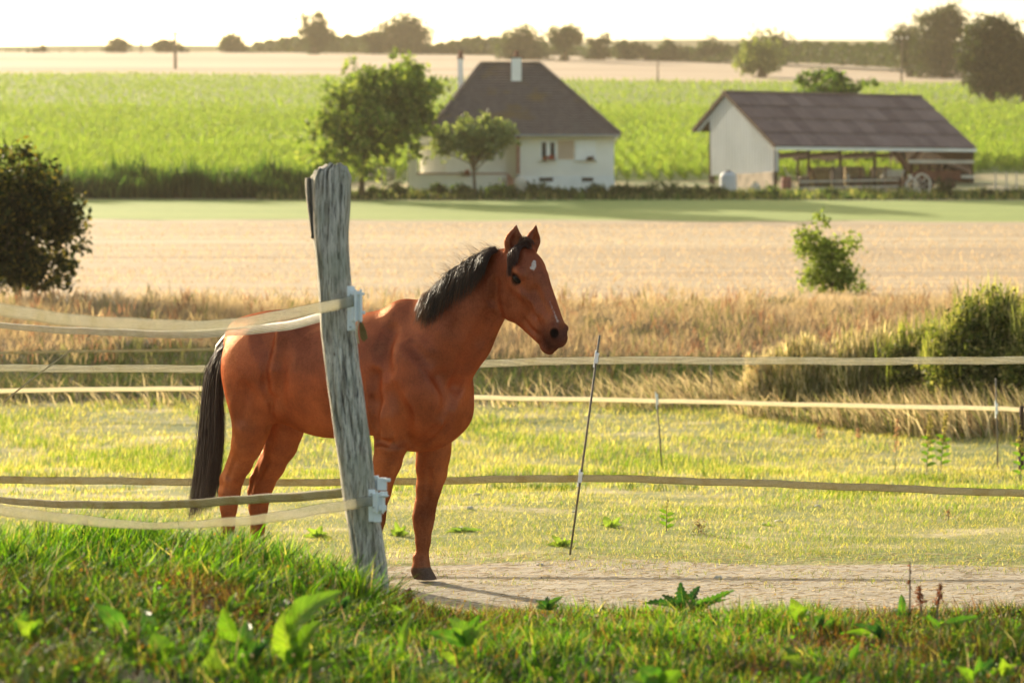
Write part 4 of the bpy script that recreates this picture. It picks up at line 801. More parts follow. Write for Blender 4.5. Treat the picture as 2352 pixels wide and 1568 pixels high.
for i, (vx, D, sc_) in enumerate(((1880, 145, 1), (1895, 145.5, 1), (1960, 146, 1), (2020, 145.5, 1))):
    g = gat(vx, D); mb = MB(); mb.tube([(g.x - .6, g.y, g.z + .55), (g.x - .58, g.y, g.z + .55), (g.x + .58, g.y, g.z + .55), (g.x + .6, g.y, g.z + .55)], [.5, .56, .56, .5], 14)
    tag(mb.build('hay_bale', M_hay), ('hay bale farthest left inside the barn', 'hay bale touching the leftmost one inside the barn', 'hay bale in the middle of the barn bays', 'hay bale beside the wooden boards in the barn')[i], 'hay bale', 'hay bales stored in the barn')
for i, vx in enumerate((1826, 1850, 1885, 1950, 1972, 2030)):
    g = gat(vx, 140.4 + .3 * i); q = g + Vector((rng.normal() * .35, .4, .9 + .7 * rng.random())); tag(MB().bar(g, q, .07, .07).build('pole', (M_palew, M_rust, M_plank)[i % 3]), ('pale leaning pole right of the red barrel', 'rusty leaning pole by the brown barrel', 'brown leaning pole before the left hay bales', 'pale leaning pole right of the tall crate', 'rusty leaning pole beside the dark crate', 'brown leaning pole left of the board stack')[i], 'pole', 'poles leaning at the barn')
# bushes seen through the barn
for vx, rx, ry, lab in ((1880, 30, 26, 'olive bush seen through the left barn bay'), (1975, 44, 30, 'olive bush seen through the middle barn bay'), (2045, 36, 34, 'dull green bush behind the barn beside the wooden boards')):
    tree('shrub', 'shrub', lab, vx, 158, 0, [(vx, 385, rx, ry), (vx + 12, 362, rx * .7, ry * .7)], 1200, .13, ([(.09, .12, .04), (.05, .08, .03), (.18, .18, .07)], [3, 2, 2]), .001, 'bushes behind the barn', limbs=3, shell=.2, clump=.4)
# utility poles
M_pole = mat_plain('pole_wood', (.10, .08, .06), .9, .2, 1)
def pole(vx, vt, vb, D, label, arm=True, w=.28):
    x = vx2x(vx, D); z0 = float(tz(x, D)); e = empty('utility_pole', (x, D, z0), 0, label, 'utility pole', 'utility poles in the fields')
    MB().tube([(x, D, z0 - .5), (x, D, vz(vt, D))], [w, w * .6], 8).build('pole', M_pole, root=e)
    if arm:
        z = vz(vt + 3, D); MB().bar((x - 1.1, D, z), (x + 1.1, D, z), .16, .2).build('crossarm', M_pole, root=e)
        for a in (-.9, 0, .9): MB().tube([(x + a, D, z + .1), (x + a, D, z + .4)], .12, 6).build('insulator', M_plinth, root=e)
pole(405, 74, 165, 470, 'nearest utility pole, crossing the skyline over the left stubble', True, .34); pole(327, 74, 122, 700, 'thin far mast on the skyline left of the nearest pole', False, .3)
pole(1510, 134, 196, 370, 'pole at the edge of the crop between house and barn', False, .14); pole(2068, 88, 172, 395, 'pole in front of the dark trees above the barn roof', True, .18)
print('buildings', round(time.time() - T0, 1))
# ============================================================ THE HORSE
rng = np.random.default_rng(11)
def smin(a, b, k):
    h = np.clip(.5 + .5 * (b - a) / k, 0, 1); return b * (1 - h) + a * h - k * h * (1 - h)
HA = R(32)
W0 = P(975, 688, 13.0)
hv = np.array([math.cos(HA), -math.sin(HA), 0.]); rv = np.array([-math.sin(HA), -math.cos(HA), 0.]); uv = np.array([0, 0, 1.])
B = np.stack([hv, rv, uv])                # rows: forward, the horse's right, up
def on_plane(vx, vy, t, org, h, r):       # point seen at (vx,vy) lying t to the right of the plane (org,h)
    d = ray(vx, vy); c = np.array([0, 0, CAMZ]); o = org + r * t
    k = np.dot(o - c, r) / np.dot(d, r); return c + d * k
def hp(vx, vy, t=0.): return B @ (on_plane(vx, vy, t, W0, hv, rv) - W0)      # -> body coordinates
HB = R(47)
hv2 = np.array([math.cos(HB), -math.sin(HB), 0.]); rv2 = np.array([-math.sin(HB), -math.cos(HB), 0.])
POLL = on_plane(1178, 590, 0, W0, hv, rv)
def hh(vx, vy, t=0.): return B @ (on_plane(vx, vy, t, POLL, hv2, rv2) - W0)
def dirh(v): return B @ v
G = 0.0065
lo = np.array([-1.62, -.48, -1.60]); hi = np.array([1.12, .46, .50])
nn = np.ceil((hi - lo) / G).astype(int); ax = [lo[i] + np.arange(nn[i]) * G for i in range(3)]
FLD = np.full(nn, 1.0, dtype=np.float32)
def region(bmin, bmax):
    a = np.maximum(((np.array(bmin) - lo) / G).astype(int), 0); b = np.minimum(((np.array(bmax) - lo) / G).astype(int) + 2, nn)
    sl = tuple(slice(int(a[i]), int(b[i])) for i in range(3))
    X, Y, Z = np.meshgrid(*[ax[i][sl[i]].astype(np.float32) for i in range(3)], indexing='ij', sparse=True); return sl, X, Y, Z
def apply(sl, d, k, sub):
    d = d.astype(np.float32)
    if sub: FLD[sl] = -smin(-FLD[sl], d, k)
    else: FLD[sl] = smin(FLD[sl], d, k)
def frame(fwd, lat):                      # orthonormal frame: fwd, lateral, normal
    f = fwd / np.linalg.norm(fwd); n = np.cross(f, lat); n /= np.linalg.norm(n); l = np.cross(n, f); return np.stack([f, l, n])
LATB = np.array([0, 1., 0]); LATH = dirh(rv2)
def E(c, r, k=.06, fwd=(1, 0, 0), lat=LATB, sub=False):
    M = frame(np.array(fwd, float), lat); r = np.array(r, float); ext = np.sqrt(((M * r[:, None]) ** 2).sum(0)) + k * 1.3 + .02
    sl, X, Y, Z = region(c - ext, c + ext); X = X - c[0]; Y = Y - c[1]; Z = Z - c[2]
    k0 = 0; k1 = 0
    for i in range(3):
        q = M[i, 0] * X + M[i, 1] * Y + M[i, 2] * Z; k0 = k0 + (q / r[i]) ** 2; k1 = k1 + (q / r[i] ** 2) ** 2
    k0 = np.sqrt(k0); k1 = np.sqrt(k1) + 1e-6; apply(sl, k0 * (k0 - 1) / k1, k, sub)
def C(a, ra, b, rb, k=.04, q=1.0, lat=LATB, sub=False):   # tapering capsule, q < 1 flattens it sideways
    a = np.array(a); b = np.array(b); m = max(ra, rb) + k * 1.3 + .02
    sl, X, Y, Z = region(np.minimum(a, b) - m, np.maximum(a, b) + m)
    X = X - a[0]; Y = Y - a[1]; Z = Z - a[2]; d = b - a
    if q != 1.0:
        l = lat / np.linalg.norm(lat); t = (X * l[0] + Y * l[1] + Z * l[2]) * (1 / q - 1)
        X = X + t * l[0]; Y = Y + t * l[1]; Z = Z + t * l[2]; d = d + l * np.dot(d, l) * (1 / q - 1)
    L2 = np.dot(d, d); h = np.clip((X * d[0] + Y * d[1] + Z * d[2]) / L2, 0, 1)
    dist = np.sqrt((X - d[0] * h) ** 2 + (Y - d[1] * h) ** 2 + (Z - d[2] * h) ** 2) - (ra + (rb - ra) * h)
    apply(sl, dist * (q ** .5), k, sub)
def mir(c): return np.array([c[0], -c[1], c[2]])
def both(fn):                             # same solid on both sides of the body
    for s in (1, -1): fn(lambda p: np.array([p[0], p[1] * s, p[2]]))
def chain(pts, k=.03, q=1.0, lat=LATB):
    for (a, ra), (b, rb) in zip(pts[:-1], pts[1:]): C(a, ra, b, rb, k, q, lat)
# trunk
E(hp(862, 862), (.50, .255, .325), .05)
E(hp(765, 872), (.46, .275, .322), .05)
E(hp(690, 845), (.42, .24, .285), .08)
E(hp(640, 805), (.36, .20, .215), .08)
both(lambda m: E(m(hp(618, 845, .115)), (.245, .17, .28), .08))
both(lambda m: E(m(hp(582, 868, .12)), (.185, .15, .26), .06, (1, 0, .3)))
both(lambda m: E(m(hp(668, 765, .15)), (.07, .05, .07), .08))                   # point of hip
C(hp(700, 748), .05, hp(560, 765), .07, .10)
chain([(hp(858, 760), .075), (hp(930, 730), .078), (hp(1004, 719), .078)], .10)                               # withers
both(lambda m: E(m(hp(940, 875, .155)), (.175, .080, .235), .07, (1, 0, -.30)))   # shoulder blade
both(lambda m: E(m(hp(890, 930, .185)), (.15, .075, .145), .045, (1, 0, .25)))  # upper arm
both(lambda m: E(m(hp(975, 915, .135)), (.105, .095, .15), .04, (1, 0, -.3)))   # point of shoulder
E(hp(990, 915), (.22, .19, .23), .09)
both(lambda m: E(m(hp(985, 955, .085)), (.150, .095, .125), .06, (1, 0, .3)))   # breast muscles
E(hp(955, 980), (.25, .13, .135), .06)
# neck
chain([(hp(955, 830), .240), (hp(1028, 774), .200), (hp(1082, 710), .155), (hp(1127, 655), .122), (hp(1160, 620), .100)], .06, .68)
chain([(hp(985, 718), .050), (hp(1050, 664), .040), (hp(1105, 624), .040), (hp(1155, 602), .045)], .06, .8)
chain([(hp(1032, 870), .10), (hp(1085, 785), .085), (hp(1134, 702), .072)], .07, .9)      # windpipe side

# gaps that read as creases: behind the shoulder, flank
both(lambda m: C(m(hp(872, 880, .30)), .035, m(hp(868, 990, .27)), .03, .06, sub=True))
both(lambda m: C(m(hp(641, 800, .30)), .035, m(hp(632, 925, .27)), .035, .07, sub=True))
# hind legs
def leg(t, pts, k=.03): chain([(hp(x, y, t + (dt[0] if dt else 0)), r) for x, y, r, *dt in pts], k)
E(hp(572, 925, .15), (.115, .105, .23), .05, (1, 0, .15))
leg(.15, [(582, 925, .125), (577, 985, .098), (567, 1022, .083), (553, 1065, .060), (536, 1103, .050), (529, 1135, .050), (526, 1165, .041), (521, 1262, .037), (518, 1280, .043), (527, 1303, .040)])
leg(.15, [(543, 1040, .035), (518, 1098, .028), (516, 1130, .030), (520, 1165, .030)], .025)
E(hp(640, 930, -.14), (.13, .10, .22), .05, (1, 0, -.1))
leg(-.13, [(656, 935, .12), (653, 985, .105), (645, 1022, .090), (626, 1070, .066), (607, 1112, .052), (598, 1140, .052), (594, 1170, .046), (590, 1250, .040), (588, 1268, .045), (597, 1290, .042)])
leg(-.13, [(612, 1045, .035), (587, 1100, .030), (582, 1128, .030), (585, 1165, .032)], .025)
# forelegs
leg(.15, [(898, 960, .115), (900, 1010, .092), (890, 1060, .072), (872, 1130, .056), (862, 1172, .054), (860, 1195, .053), (858, 1230, .038), (856, 1290, .036), (855, 1312, .044), (862, 1335, .042)])
leg(-.14, [(1000, 975, .11), (995, 1040, .086), (990, 1070, .078), (983, 1120, .060), (976, 1160, .051), (973, 1187, .056), (972, 1210, .046), (972, 1240, .037), (969, 1290, .035), (966, 1309, .046), (971, 1328, .043)])
leg(-.14, [(1012, 1030, .05), (1002, 1090, .05), (984, 1165, .035)], .03)
def hoof(p, yaw=0.):
    g = p.copy(); g[2] = -W0[2]                                                  # the ground in body coordinates
    c, s = math.cos(yaw), math.sin(yaw)
    chain([(np.array([g[0] - .010, g[1], g[2] + .115]), .036), (np.array([g[0] + .008, g[1], g[2] + .075]), .041)], .015)
    chain([(np.array([g[0] + .010, g[1], g[2] + .062]), .043), (np.array([g[0] + .040, g[1], g[2] - .012]), .058)], .006)
for x, y, t in ((518, 1320, .15), (588, 1300, -.13), (856, 1350, .15), (966, 1338, -.14)): hoof(hp(x, y, t))
# head
H = lambda *a: hh(*a)
fw = H(1272, 752) - H(1196, 622); fw /= np.linalg.norm(fw)                      # along the face
E(H(1200, 628), (.145, .088, .105), .04, fw, LATH)
E(H(1218, 610), (.10, .062, .06), .05, fw, LATH)
C(H(1215, 630), .085, H(1270, 748), .052, .05, .80, LATH)
C(H(1240, 640), .045, H(1280, 742), .032, .035, .9, LATH)
for s in (1, -1):
    t = lambda v: v * s
    E(H(1188, 680, 0) + LATH * .046 * s - dirh(hv2) * .012, (.150, .036, .118), .035, fw + np.array([0, 0, .18]), LATH)
    a0 = H(1205, 655, 0) + LATH * .062 * s; a1 = H(1245, 712, 0) + LATH * .045 * s
    C(a0, .022, a1, .012, .035)                                                  # cheek ridge
    e = H(1217, 628, 0) + LATH * .084 * s
    E(e + np.array([0, 0, .010]), (.050, .022, .026), .028, fw + np.array([0, 0, .25]), LATH)   # brow
    b = H(1284, 758, 0) + LATH * .040 * s
    E(b, (.034, .020, .030), .02, fw, LATH)                                      # nostril wing
C(H(1184, 704), .068, H(1252, 784), .036, .035, .72, LATH)                       # lower jaw
C(H(1212, 705), .062, H(1258, 772), .042, .03, .72, LATH)
E(H(1273, 772), (.062, .054, .054), .03, fw, LATH)
E(H(1283, 780), (.040, .044, .036), .03, (1, 0, -.4), LATH)
E(H(1257, 801), (.042, .034, .024), .018, (.8, 0, -.5), LATH)
E(H(1270, 798), (.024, .028, .022), .014, (1, 0, -.2), LATH)
for s in (1, -1):
    nb = H(1288, 765, 0) + LATH * .062 * s + dirh(hv2) * .012
    E(nb, (.028, .026, .019), .008, (.35, 0, -1), LATH, sub=True)
    C(H(1243, 782, 0) + LATH * .058 * s, .009, H(1274, 800, 0) + LATH * .046 * s, .006, .008, sub=True)   # mouth
    ea = H(1214, 640, 0) + LATH * .118 * s
    E(ea, (.040, .027, .018), .010, fw + np.array([0, 0, .35]), LATH, sub=True)  # eye opening
# neck to skull
C(hp(1140, 640), .105, H(1190, 618), .092, .05, .62)
# ears
def ear(base, tip, open_dir, r=.034):
    base = np.array(base); tip = np.array(tip); d = tip - base
    m = base + d * .45; o = open_dir / np.linalg.norm(open_dir)
    M = np.cross(d, o)
    chain([(base - d * .12, r * .8), (m, r), (tip, .005)], .012, .62, o)
    a = base + d * .18 + o * r * .62; b2 = m + o * r * .75; c2 = tip - d * .10 + o * .010
    C(a, r * .38, b2, r * .66, .006, sub=True); C(b2, r * .66, c2, .004, .006, sub=True)
od = dirh(np.array([.55, -.8, 0.]))
ear(H(1176, 584, .030), H(1186, 516, .020), dirh(np.array([.30, -.95, 0.])), .050)
ear(H(1219, 580, -.048), H(1232, 516, -.048), dirh(np.array([.75, -.65, 0.])), .046)
def surf(vx, vy):                         # first point of the body met by the line of sight
    d = ray(vx, vy); k = np.arange(11.3, 14.6, .004); W = np.array([0, 0, CAMZ]) + k[:, None] * d
    q = (W - W0) @ B.T; ii = np.round((q - lo) / G).astype(int); ok = ((ii >= 0) & (ii < nn)).all(1)
    ii = np.clip(ii, 0, nn - 1); v = np.where(ok, FLD[tuple(ii.T)], 1); h = np.argmax(v < 0)
    return q[h] if v[h] < 0 else None
LOS = B @ np.array([0, -1., .05])         # towards the viewer
def carve(pts, r=.02, depth=.008, k=.03, sub=True):
    S = [surf(*p) for p in pts]; depth *= 1.45; S = [q + LOS * (r - depth if sub else -(r - depth)) for q in S if q is not None]
    for a, b in zip(S[:-1], S[1:]): C(a, r, b, r, k, sub=sub)
carve([(628, 760), (620, 800), (614, 840), (612, 880), (620, 915)], .028, .016, .035)       # flank fold
carve([(645, 770), (636, 810), (632, 850), (634, 890)], .03, .008, .04, False)
carve([(596, 768), (602, 800)], .05, .014, .05)
carve([(624, 925), (623, 960), (618, 990)], .012, .006, .02)
carve([(862, 860), (860, 920), (858, 975), (860, 1008)], .030, .022, .035)                   # behind the elbow
carve([(1047, 893), (1043, 902)], .030, .024, .035)                                          # pit at the base of the neck
carve([(1046, 885), (1068, 840), (1098, 780), (1122, 735)], .030, .010, .04)                 # jugular groove
carve([(1036, 955), (1022, 985), (995, 1012), (962, 1030)], .014, .012, .022)                # fold under the breast
carve([(1000, 985), (975, 1010), (948, 1022)], .018, .007, .03)
carve([(940, 790), (985, 830), (1010, 865)], .03, .008, .05)
carve([(1010, 865), (1035, 920), (1022, 955)], .03, .008, .04)
carve([(895, 760), (878, 810), (885, 850)], .03, .007, .05)
carve([(900, 900), (925, 950), (930, 1000)], .03, .009, .05)
carve([(870, 1010), (900, 1022), (935, 1012)], .02, .006, .03)
carve([(1136, 650), (1133, 690), (1146, 722)], .018, .005, .03)                              # behind the jaw
carve([(1198, 672), (1215, 694), (1235, 722)], .012, .006, .02, False)                       # facial crest
carve([(1205, 690), (1228, 725)], .016, .006, .02)
carve([(1228, 668), (1252, 715)], .02, .006, .03)
carve([(1258, 660), (1266, 690)], .016, .006, .02)
carve([(1203, 735), (1222, 760), (1240, 772)], .010, .005, .015)
carve([(560, 900), (545, 960)], .04, .007, .05)
carve([(538, 1060), (524, 1095)], .014, .007, .02)
carve([(612, 1060), (592, 1100)], .014, .007, .02)
carve([(540, 1110), (538, 1150)], .010, .004, .015)
carve([(985, 1080), (982, 1140)], .012, .005, .02); carve([(972, 1215), (968, 1290)], .008, .004, .012)
print('field', round(time.time() - T0, 1))

def surface_nets(f):
    s = f < 0; nx, ny, nz = f.shape
    cnt = np.zeros((nx-1, ny-1, nz-1), dtype=np.int8); offs = [(i, j, k) for i in (0, 1) for j in (0, 1) for k in (0, 1)]
    for i, j, k in offs: cnt += s[i:nx-1+i, j:ny-1+j, k:nz-1+k]
    act = (cnt > 0) & (cnt < 8); idx = np.argwhere(act)
    ids = np.full(cnt.shape, -1, dtype=np.int32); ids[tuple(idx.T)] = np.arange(len(idx))
    acc = np.zeros((len(idx), 3)); n = np.zeros(len(idx))
    for a in range(3):
        for o in offs:
            if o[a]: continue
            p = idx + np.array(o); q = p.copy(); q[:, a] += 1
            v0 = f[tuple(p.T)]; v1 = f[tuple(q.T)]; m = (v0 < 0) != (v1 < 0)
            t = np.where(m, v0 / np.where(m, v0 - v1, 1), 0); pt = np.array(o, float)[None].repeat(len(idx), 0); pt[:, a] += t
            acc[m] += pt[m]; n[m] += 1
    V = idx + acc / n[:, None]
    Q = []
    for a in range(3):
        b, c = (a + 1) % 3, (a + 2) % 3
        sl0 = [slice(1, -1)] * 3; sl1 = [slice(1, -1)] * 3; sl0[a] = slice(0, -1); sl1[a] = slice(1, None)
        d0 = s[tuple(sl0)]; d1 = s[tuple(sl1)]
        for flip, m in ((False, d0 & ~d1), (True, ~d0 & d1)):
            e = np.argwhere(m); e += np.array([0 if i == a else 1 for i in range(3)])
            db = np.zeros(3, int); db[b] = 1; dc = np.zeros(3, int); dc[c] = 1
            ok = (e < np.array(cnt.shape)).all(1); e = e[ok]
            q = np.stack([ids[tuple((e - db - dc).T)], ids[tuple((e - dc).T)], ids[tuple(e.T)], ids[tuple((e - db).T)]], 1)
            if flip: q = q[:, ::-1]
            Q.append(q)
    return V, np.concatenate(Q)
HV, HQ = surface_nets(FLD); HV = HV * G + lo
def relax(V, Q, it, lam):
    for i in range(it):
        A = np.zeros_like(V); c = np.zeros(len(V))
        for k in range(4):
            for j in (1, 3): np.add.at(A, Q[:, k], V[Q[:, (k + j) % 4]]); np.add.at(c, Q[:, k], 1)
        V = V + (A / np.maximum(c, 1)[:, None] - V) * lam
    return V
HV = relax(HV, HQ, 2, .5)
# drop stray islands smaller than the horse: keep vertices used
HW = HV @ B + W0                          # world coordinates
HW[:, 2] = np.maximum(HW[:, 2], 0.0)
del FLD
print('horse verts', len(HW), round(time.time() - T0, 1))
def proj(Wp):
    d = Wp - np.array([0, 0, CAMZ]); c, s = math.cos(TILT), math.sin(TILT)
    dep = d[:, 1] * c - d[:, 2] * s; up = d[:, 1] * s + d[:, 2] * c
    return 1176 + F * d[:, 0] / dep, 784 - F * up / dep
# coat colours: bay, darker lower legs and muzzle, star and snip
px, py = proj(HW)
coat = np.tile(np.array([.33, .057, .016]), (len(HW), 1))
def blend(c, m): 
    global coat
    m = np.clip(m, 0, 1)[:, None]; coat = coat * (1 - m) + np.array(c) * m
z = HW[:, 2]
hz = HV[:, 2]
back = np.clip((z - 1.05) / .4, 0, 1); blend((.21, .036, .011), back * .85)
blend((.37, .098, .02), np.clip((1.1 - z) / .4, 0, 1) * (z > .0) * .6)
front = HV[:, 0] > -.3
blend((.13, .035, .015), np.where(front, np.clip((.62 - z) / .25, 0, 1) * .75, np.clip((.35 - z) / .2, 0, 1) * .6))
hoofm = np.clip((.070 - z) / .008, 0, 1); blend((.085, .055, .038), hoofm)
muz = H(1276, 778); dm = np.linalg.norm(HV - muz, axis=1); blend((.045, .018, .016), np.clip((.135 - dm) / .085, 0, 1) * .96)
hd = (HV[:, 0] > H(1165, 600)[0] - .02) & (z > 1.3)
th = (HV - H(1200, 628)) @ (LATH / np.linalg.norm(LATH))
eyep = H(1214, 640, 0) + LATH * .094
for s in (1, -1):
    ep = H(1214, 640, 0) + LATH * .094 * s; de = np.linalg.norm((HV - ep), axis=1); blend((.02, .009, .007), np.clip((.040 - de) / .012, 0, 1) * .92)
    nb = H(1288, 765, 0) + LATH * .056 * s + dirh(hv2) * .008; dn = np.linalg.norm(HV - nb, axis=1); blend((.010, .006, .006), np.clip((.034 - dn) / .012, 0, 1))
for i in (1, -1):
    m0 = H(1243, 780, 0) + LATH * .050 * i; m1 = H(1272, 802, 0) + LATH * .04 * i; dd = m1 - m0
    tt = np.clip(((HV - m0) @ dd) / (dd @ dd), 0, 1); dl = np.linalg.norm(HV - m0 - tt[:, None] * dd, axis=1); blend((.015, .008, .008), np.clip((.016 - dl) / .008, 0, 1) * .9)
nsw = np.sin(HV[:, 0] * 190 + 3 * np.sin(HV[:, 2] * 90)) * .5 + np.sin(HV[:, 2] * 260 + HV[:, 1] * 140) * .5
up_side = (HV - H(1215, 640)) @ np.cross(fw, LATH) 
facing = ((HV - H(1225, 620)) @ (dirh(hv2))) > -.10
star = 1 - np.sqrt(((px - 1225) * .95 + (py - 611) * .25) ** 2 / 6.2 ** 2 + ((py - 611) - (px - 1225) * .4) ** 2 / 13.0 ** 2) + nsw * .30
blend((.62, .50, .42), np.clip(star * 5, 0, 1) * (hd & facing & (HV[:, 0] > H(1190, 600)[0])))
d0 = np.array([1262., 690.]); d1 = np.array([1281., 738.]); dd = d1 - d0
tt = np.clip(((px - d0[0]) * dd[0] + (py - d0[1]) * dd[1]) / (dd @ dd), 0, 1)
dl = np.hypot(px - d0[0] - tt * dd[0], py - d0[1] - tt * dd[1]); blend((.52, .40, .33), np.clip((.6 + 2.0 * tt - dl + nsw * .6) / 2.2, 0, .75) * hd * facing)
# inside of the ears darker
t = NT('horse_coat'); ccol = t.attr(); co = t.coord('Object')
mpc = t.coord('Object', (30, 30, 6)); streak = t.noise(mpc, 4, 5, .6)
big = t.noise(co, 5, 5, .6)
cc = t.mix(t.ramp(big, [(.38, 0.), (.62, 1.)]), t.mix(1.0, ccol, (.66, .56, .52), 'MULTIPLY'), t.mix(1.0, ccol, (1.18, 1.28, 1.40), 'MULTIPLY'))
fine = t.noise(t.coord('Object', (1, 1, .35)), 110, 5, .75)
cc = t.mix(t.ramp(fine, [(.36, .40), (.56, 0.)]), cc, t.mix(1.0, cc, (.45, .38, .38), 'MULTIPLY'))
hairy = t.noise(t.coord('Object', (14, 90, 60)), 3.0, 5, .65); cc = t.mix(t.ramp(hairy, [(.36, .35), (.55, 0.)]), cc, t.mix(1.0, cc, (.5, .42, .4), 'MULTIPLY')); cc = t.mix(t.ramp(hairy, [(.56, 0.), (.74, .30)]), cc, t.mix(1.0, cc, (1.5, 1.7, 1.9), 'MULTIPLY'))
hgt = t.math('ADD', t.math('ADD', t.math('MULTIPLY', streak, .4), t.math('MULTIPLY', hairy, .5)), t.math('MULTIPLY', t.noise(co, 13, 5, .6), 1.6))
nb_ = t.bump(hgt, .42, .012); df = t.n('ShaderNodeBsdfDiffuse'); t.l(cc, df.inputs[0]); t.l(nb_, df.inputs['Normal'])
gl = t.n('ShaderNodeBsdfGlossy'); gl.inputs['Color'].default_value = (.92, .52, .34, 1); gl.inputs['Roughness'].default_value = .36; t.l(nb_, gl.inputs['Normal'])
mx = t.n('ShaderNodeMixShader'); spc = t.n('ShaderNodeSeparateColor'); t.l(cc, spc.inputs[0]); t.l(t.math('MINIMUM', .085, t.math('MULTIPLY', spc.outputs[0], .45)), mx.inputs[0]); t.l(df.outputs[0], mx.inputs[1]); t.l(gl.outputs[0], mx.inputs[2])
M_coat = t.done(mx.outputs[0])
horse = empty('horse', (W0[0], W0[1], 0), -HA, 'chestnut horse with dark mane and a white forehead star, standing behind the wooden post', 'horse')
body = mesh('body', HW, HQ, M_coat, col=coat, smooth=True); adopt(body, horse)
# eyes
M_eye = NT('horse_eye'); M_eye = M_eye.done(M_eye.bsdf((.006, .003, .002), .16, None, .15))
def uvs(c, r, n=16, m=10, fx=None):
    V = []; Fc = []
    for i in range(m + 1):
        a = math.pi * i / m
        for k in range(n):
            b = 2 * math.pi * k / n; V.append((math.sin(a) * math.cos(b), math.sin(a) * math.sin(b), math.cos(a)))
    V = np.array(V) * r
    if fx is not None: V = V @ fx
    for i in range(m):
        for k in range(n): Fc.append((i*n+k, i*n+(k+1) % n, (i+1)*n+(k+1) % n, (i+1)*n+k))
    return V + c, np.array(Fc)
for s in (1, -1):
    c = H(1214, 640, 0) + LATH * .074 * s; V, Fc = uvs(np.zeros(3), .026); M3 = frame(fw + np.array([0, 0, .45]), LATH); V = (V * (1.35, 1.08, .98)) @ M3 + c
    e = mesh('eye', V @ B + W0, Fc, M_eye, smooth=True); adopt(e, horse)
# hair
def strands(roots, ctrl, width, nseg=8, col=None, taper=.15, cam_face=True):
    """roots Nx3, ctrl N x K x 3 control offsets; builds flat tapering ribbons with 3 sides"""
    N = len(roots); K = ctrl.shape[1]
    tt = np.linspace(0, 1, nseg + 1); Pm = np.concatenate([np.zeros((N, 1, 3)), ctrl], 1); kk = np.linspace(0, 1, K + 1)
    pos = np.zeros((N, nseg + 1, 3))
    # Catmull-like: quadratic smoothing of piecewise linear
    for j, u in enumerate(tt):
        a = np.clip(u - .12, 0, 1); b = np.clip(u + .12, 0, 1); s = 0
        for uu in (a, u, b):
            x = uu * K; i = min(int(x), K - 1); f = x - i; s = s + Pm[:, i] * (1 - f) + Pm[:, i + 1] * f
        pos[:, j] = roots + s / 3 if j else roots
    tan = np.gradient(pos, axis=1); tan /= np.linalg.norm(tan, axis=2, keepdims=True) + 1e-9
    ref = rng.normal(size=(N, 1, 3)); ref = ref.repeat(nseg + 1, 1); side = np.cross(tan, ref); side /= np.linalg.norm(side, axis=2, keepdims=True) + 1e-9
    nor = np.cross(tan, side)
    w = width[:, None, None] * (1 - (1 - taper) * tt[None, :, None] ** 2.0)
    A = pos + side * w; Bp = pos - side * w * .5 + nor * w * .86; Cp = pos - side * w * .5 - nor * w * .86
    V = np.stack([A, Bp, Cp], 2).reshape(-1, 3)
    base = (np.arange(N) * (nseg + 1) * 3)[:, None] + (np.arange(nseg) * 3)[None]
    base = base.ravel()
    Fs = np.concatenate([np.stack([base + i, base + (i + 1) % 3, base + 3 + (i + 1) % 3, base + 3 + i], 1) for i in range(3)])
    c = None if col is None else np.repeat(col, (nseg + 1) * 3, axis=0)
    return V, Fs, c
t = NT('horse_hair'); c_ = t.attr()
M_hair = t.done(t.bsdf(c_, .48, None, .32), .12, c_, (1.5, 1.2, .9))
def pl(pts, u):                            # points along a polyline of (x,y) at parameters u in 0..1
    pts = np.array(pts, float); x = u * (len(pts) - 1); i = np.minimum(x.astype(int), len(pts) - 2); f = (x - i)[:, None]
    return pts[i] * (1 - f) + pts[i + 1] * f
def w_of(pix, t, head=False):
    return np.array([(hh if head else hp)(a, b, c) for (a, b), c in zip(pix, t)])
# tail: from the dock, arching out, hanging down
N = 3600
u = rng.random(N) ** 1.1
ra = pl([(548, 758), (528, 775), (508, 800), (496, 830)], u) + rng.normal(size=(N, 2)) * (3.0, 3.0)
v = rng.random(N); v = v * .75 + .25 * rng.random(N)
rows = []
Lx = [(520, 772), (482, 812), (465, 870), (461, 950), (450, 1045), (439, 1125), (424, 1200)]
Rx = [(548, 772), (520, 812), (508, 865), (513, 935), (521, 1000), (508, 1085), (500, 1165)]
ends = .62 + .42 * rng.random(N) ** .5
tt0 = rng.normal(size=N) * .035
roots = w_of(ra, tt0); fly = rng.random(N) < .05
ct = np.zeros((N, 6, 3))
yc = [760, 835, 890, 960, 1050, 1130, 1200]
for j in range(6):
    f = (j + 1) / 6 * ends
    fy = .02 + f * .98
    l = pl(Lx, fy); r_ = pl(Rx, fy)
    q = l * (1 - v[:, None]) + r_ * v[:, None] + rng.normal(size=(N, 2)) * ((1.5 + 2.0 * f) * np.where(fly, 3.5, 1.))[:, None]
    early = np.clip((u * .30 - f) / .3, 0, 1)[:, None]
    q[:, 1] = np.maximum(q[:, 1], ra[:, 1] + 8 * (j + 1))
    tj = tt0 * (1 + f) + (np.abs(v - .5) < .35) * (rng.random(N) - .5) * .07
    ct[:, j] = w_of(q, tj) - roots
V, Fs, cc_ = strands(roots @ B + W0, ct @ B, np.full(N, .0014), 12, np.array([.045, .026, .022])[None] * (.5 + rng.random((N, 1)) * 1.3))
tail = mesh('tail', V, Fs, M_hair, col=cc_); adopt(tail, horse)
mb = MB(); dock = [hp(x, y) @ B + W0 for x, y in ((556, 764), (532, 775), (510, 800), (497, 850), (492, 930), (488, 1020))]
mb.tube(dock, [.05, .045, .04, .034, .03, .01], 10)
dk = mesh('tail_dock', np.array(mb.V), mb.F, M_hair, col=np.tile((.03, .016, .014), (len(mb.V), 1)), smooth=True); adopt(dk, horse)
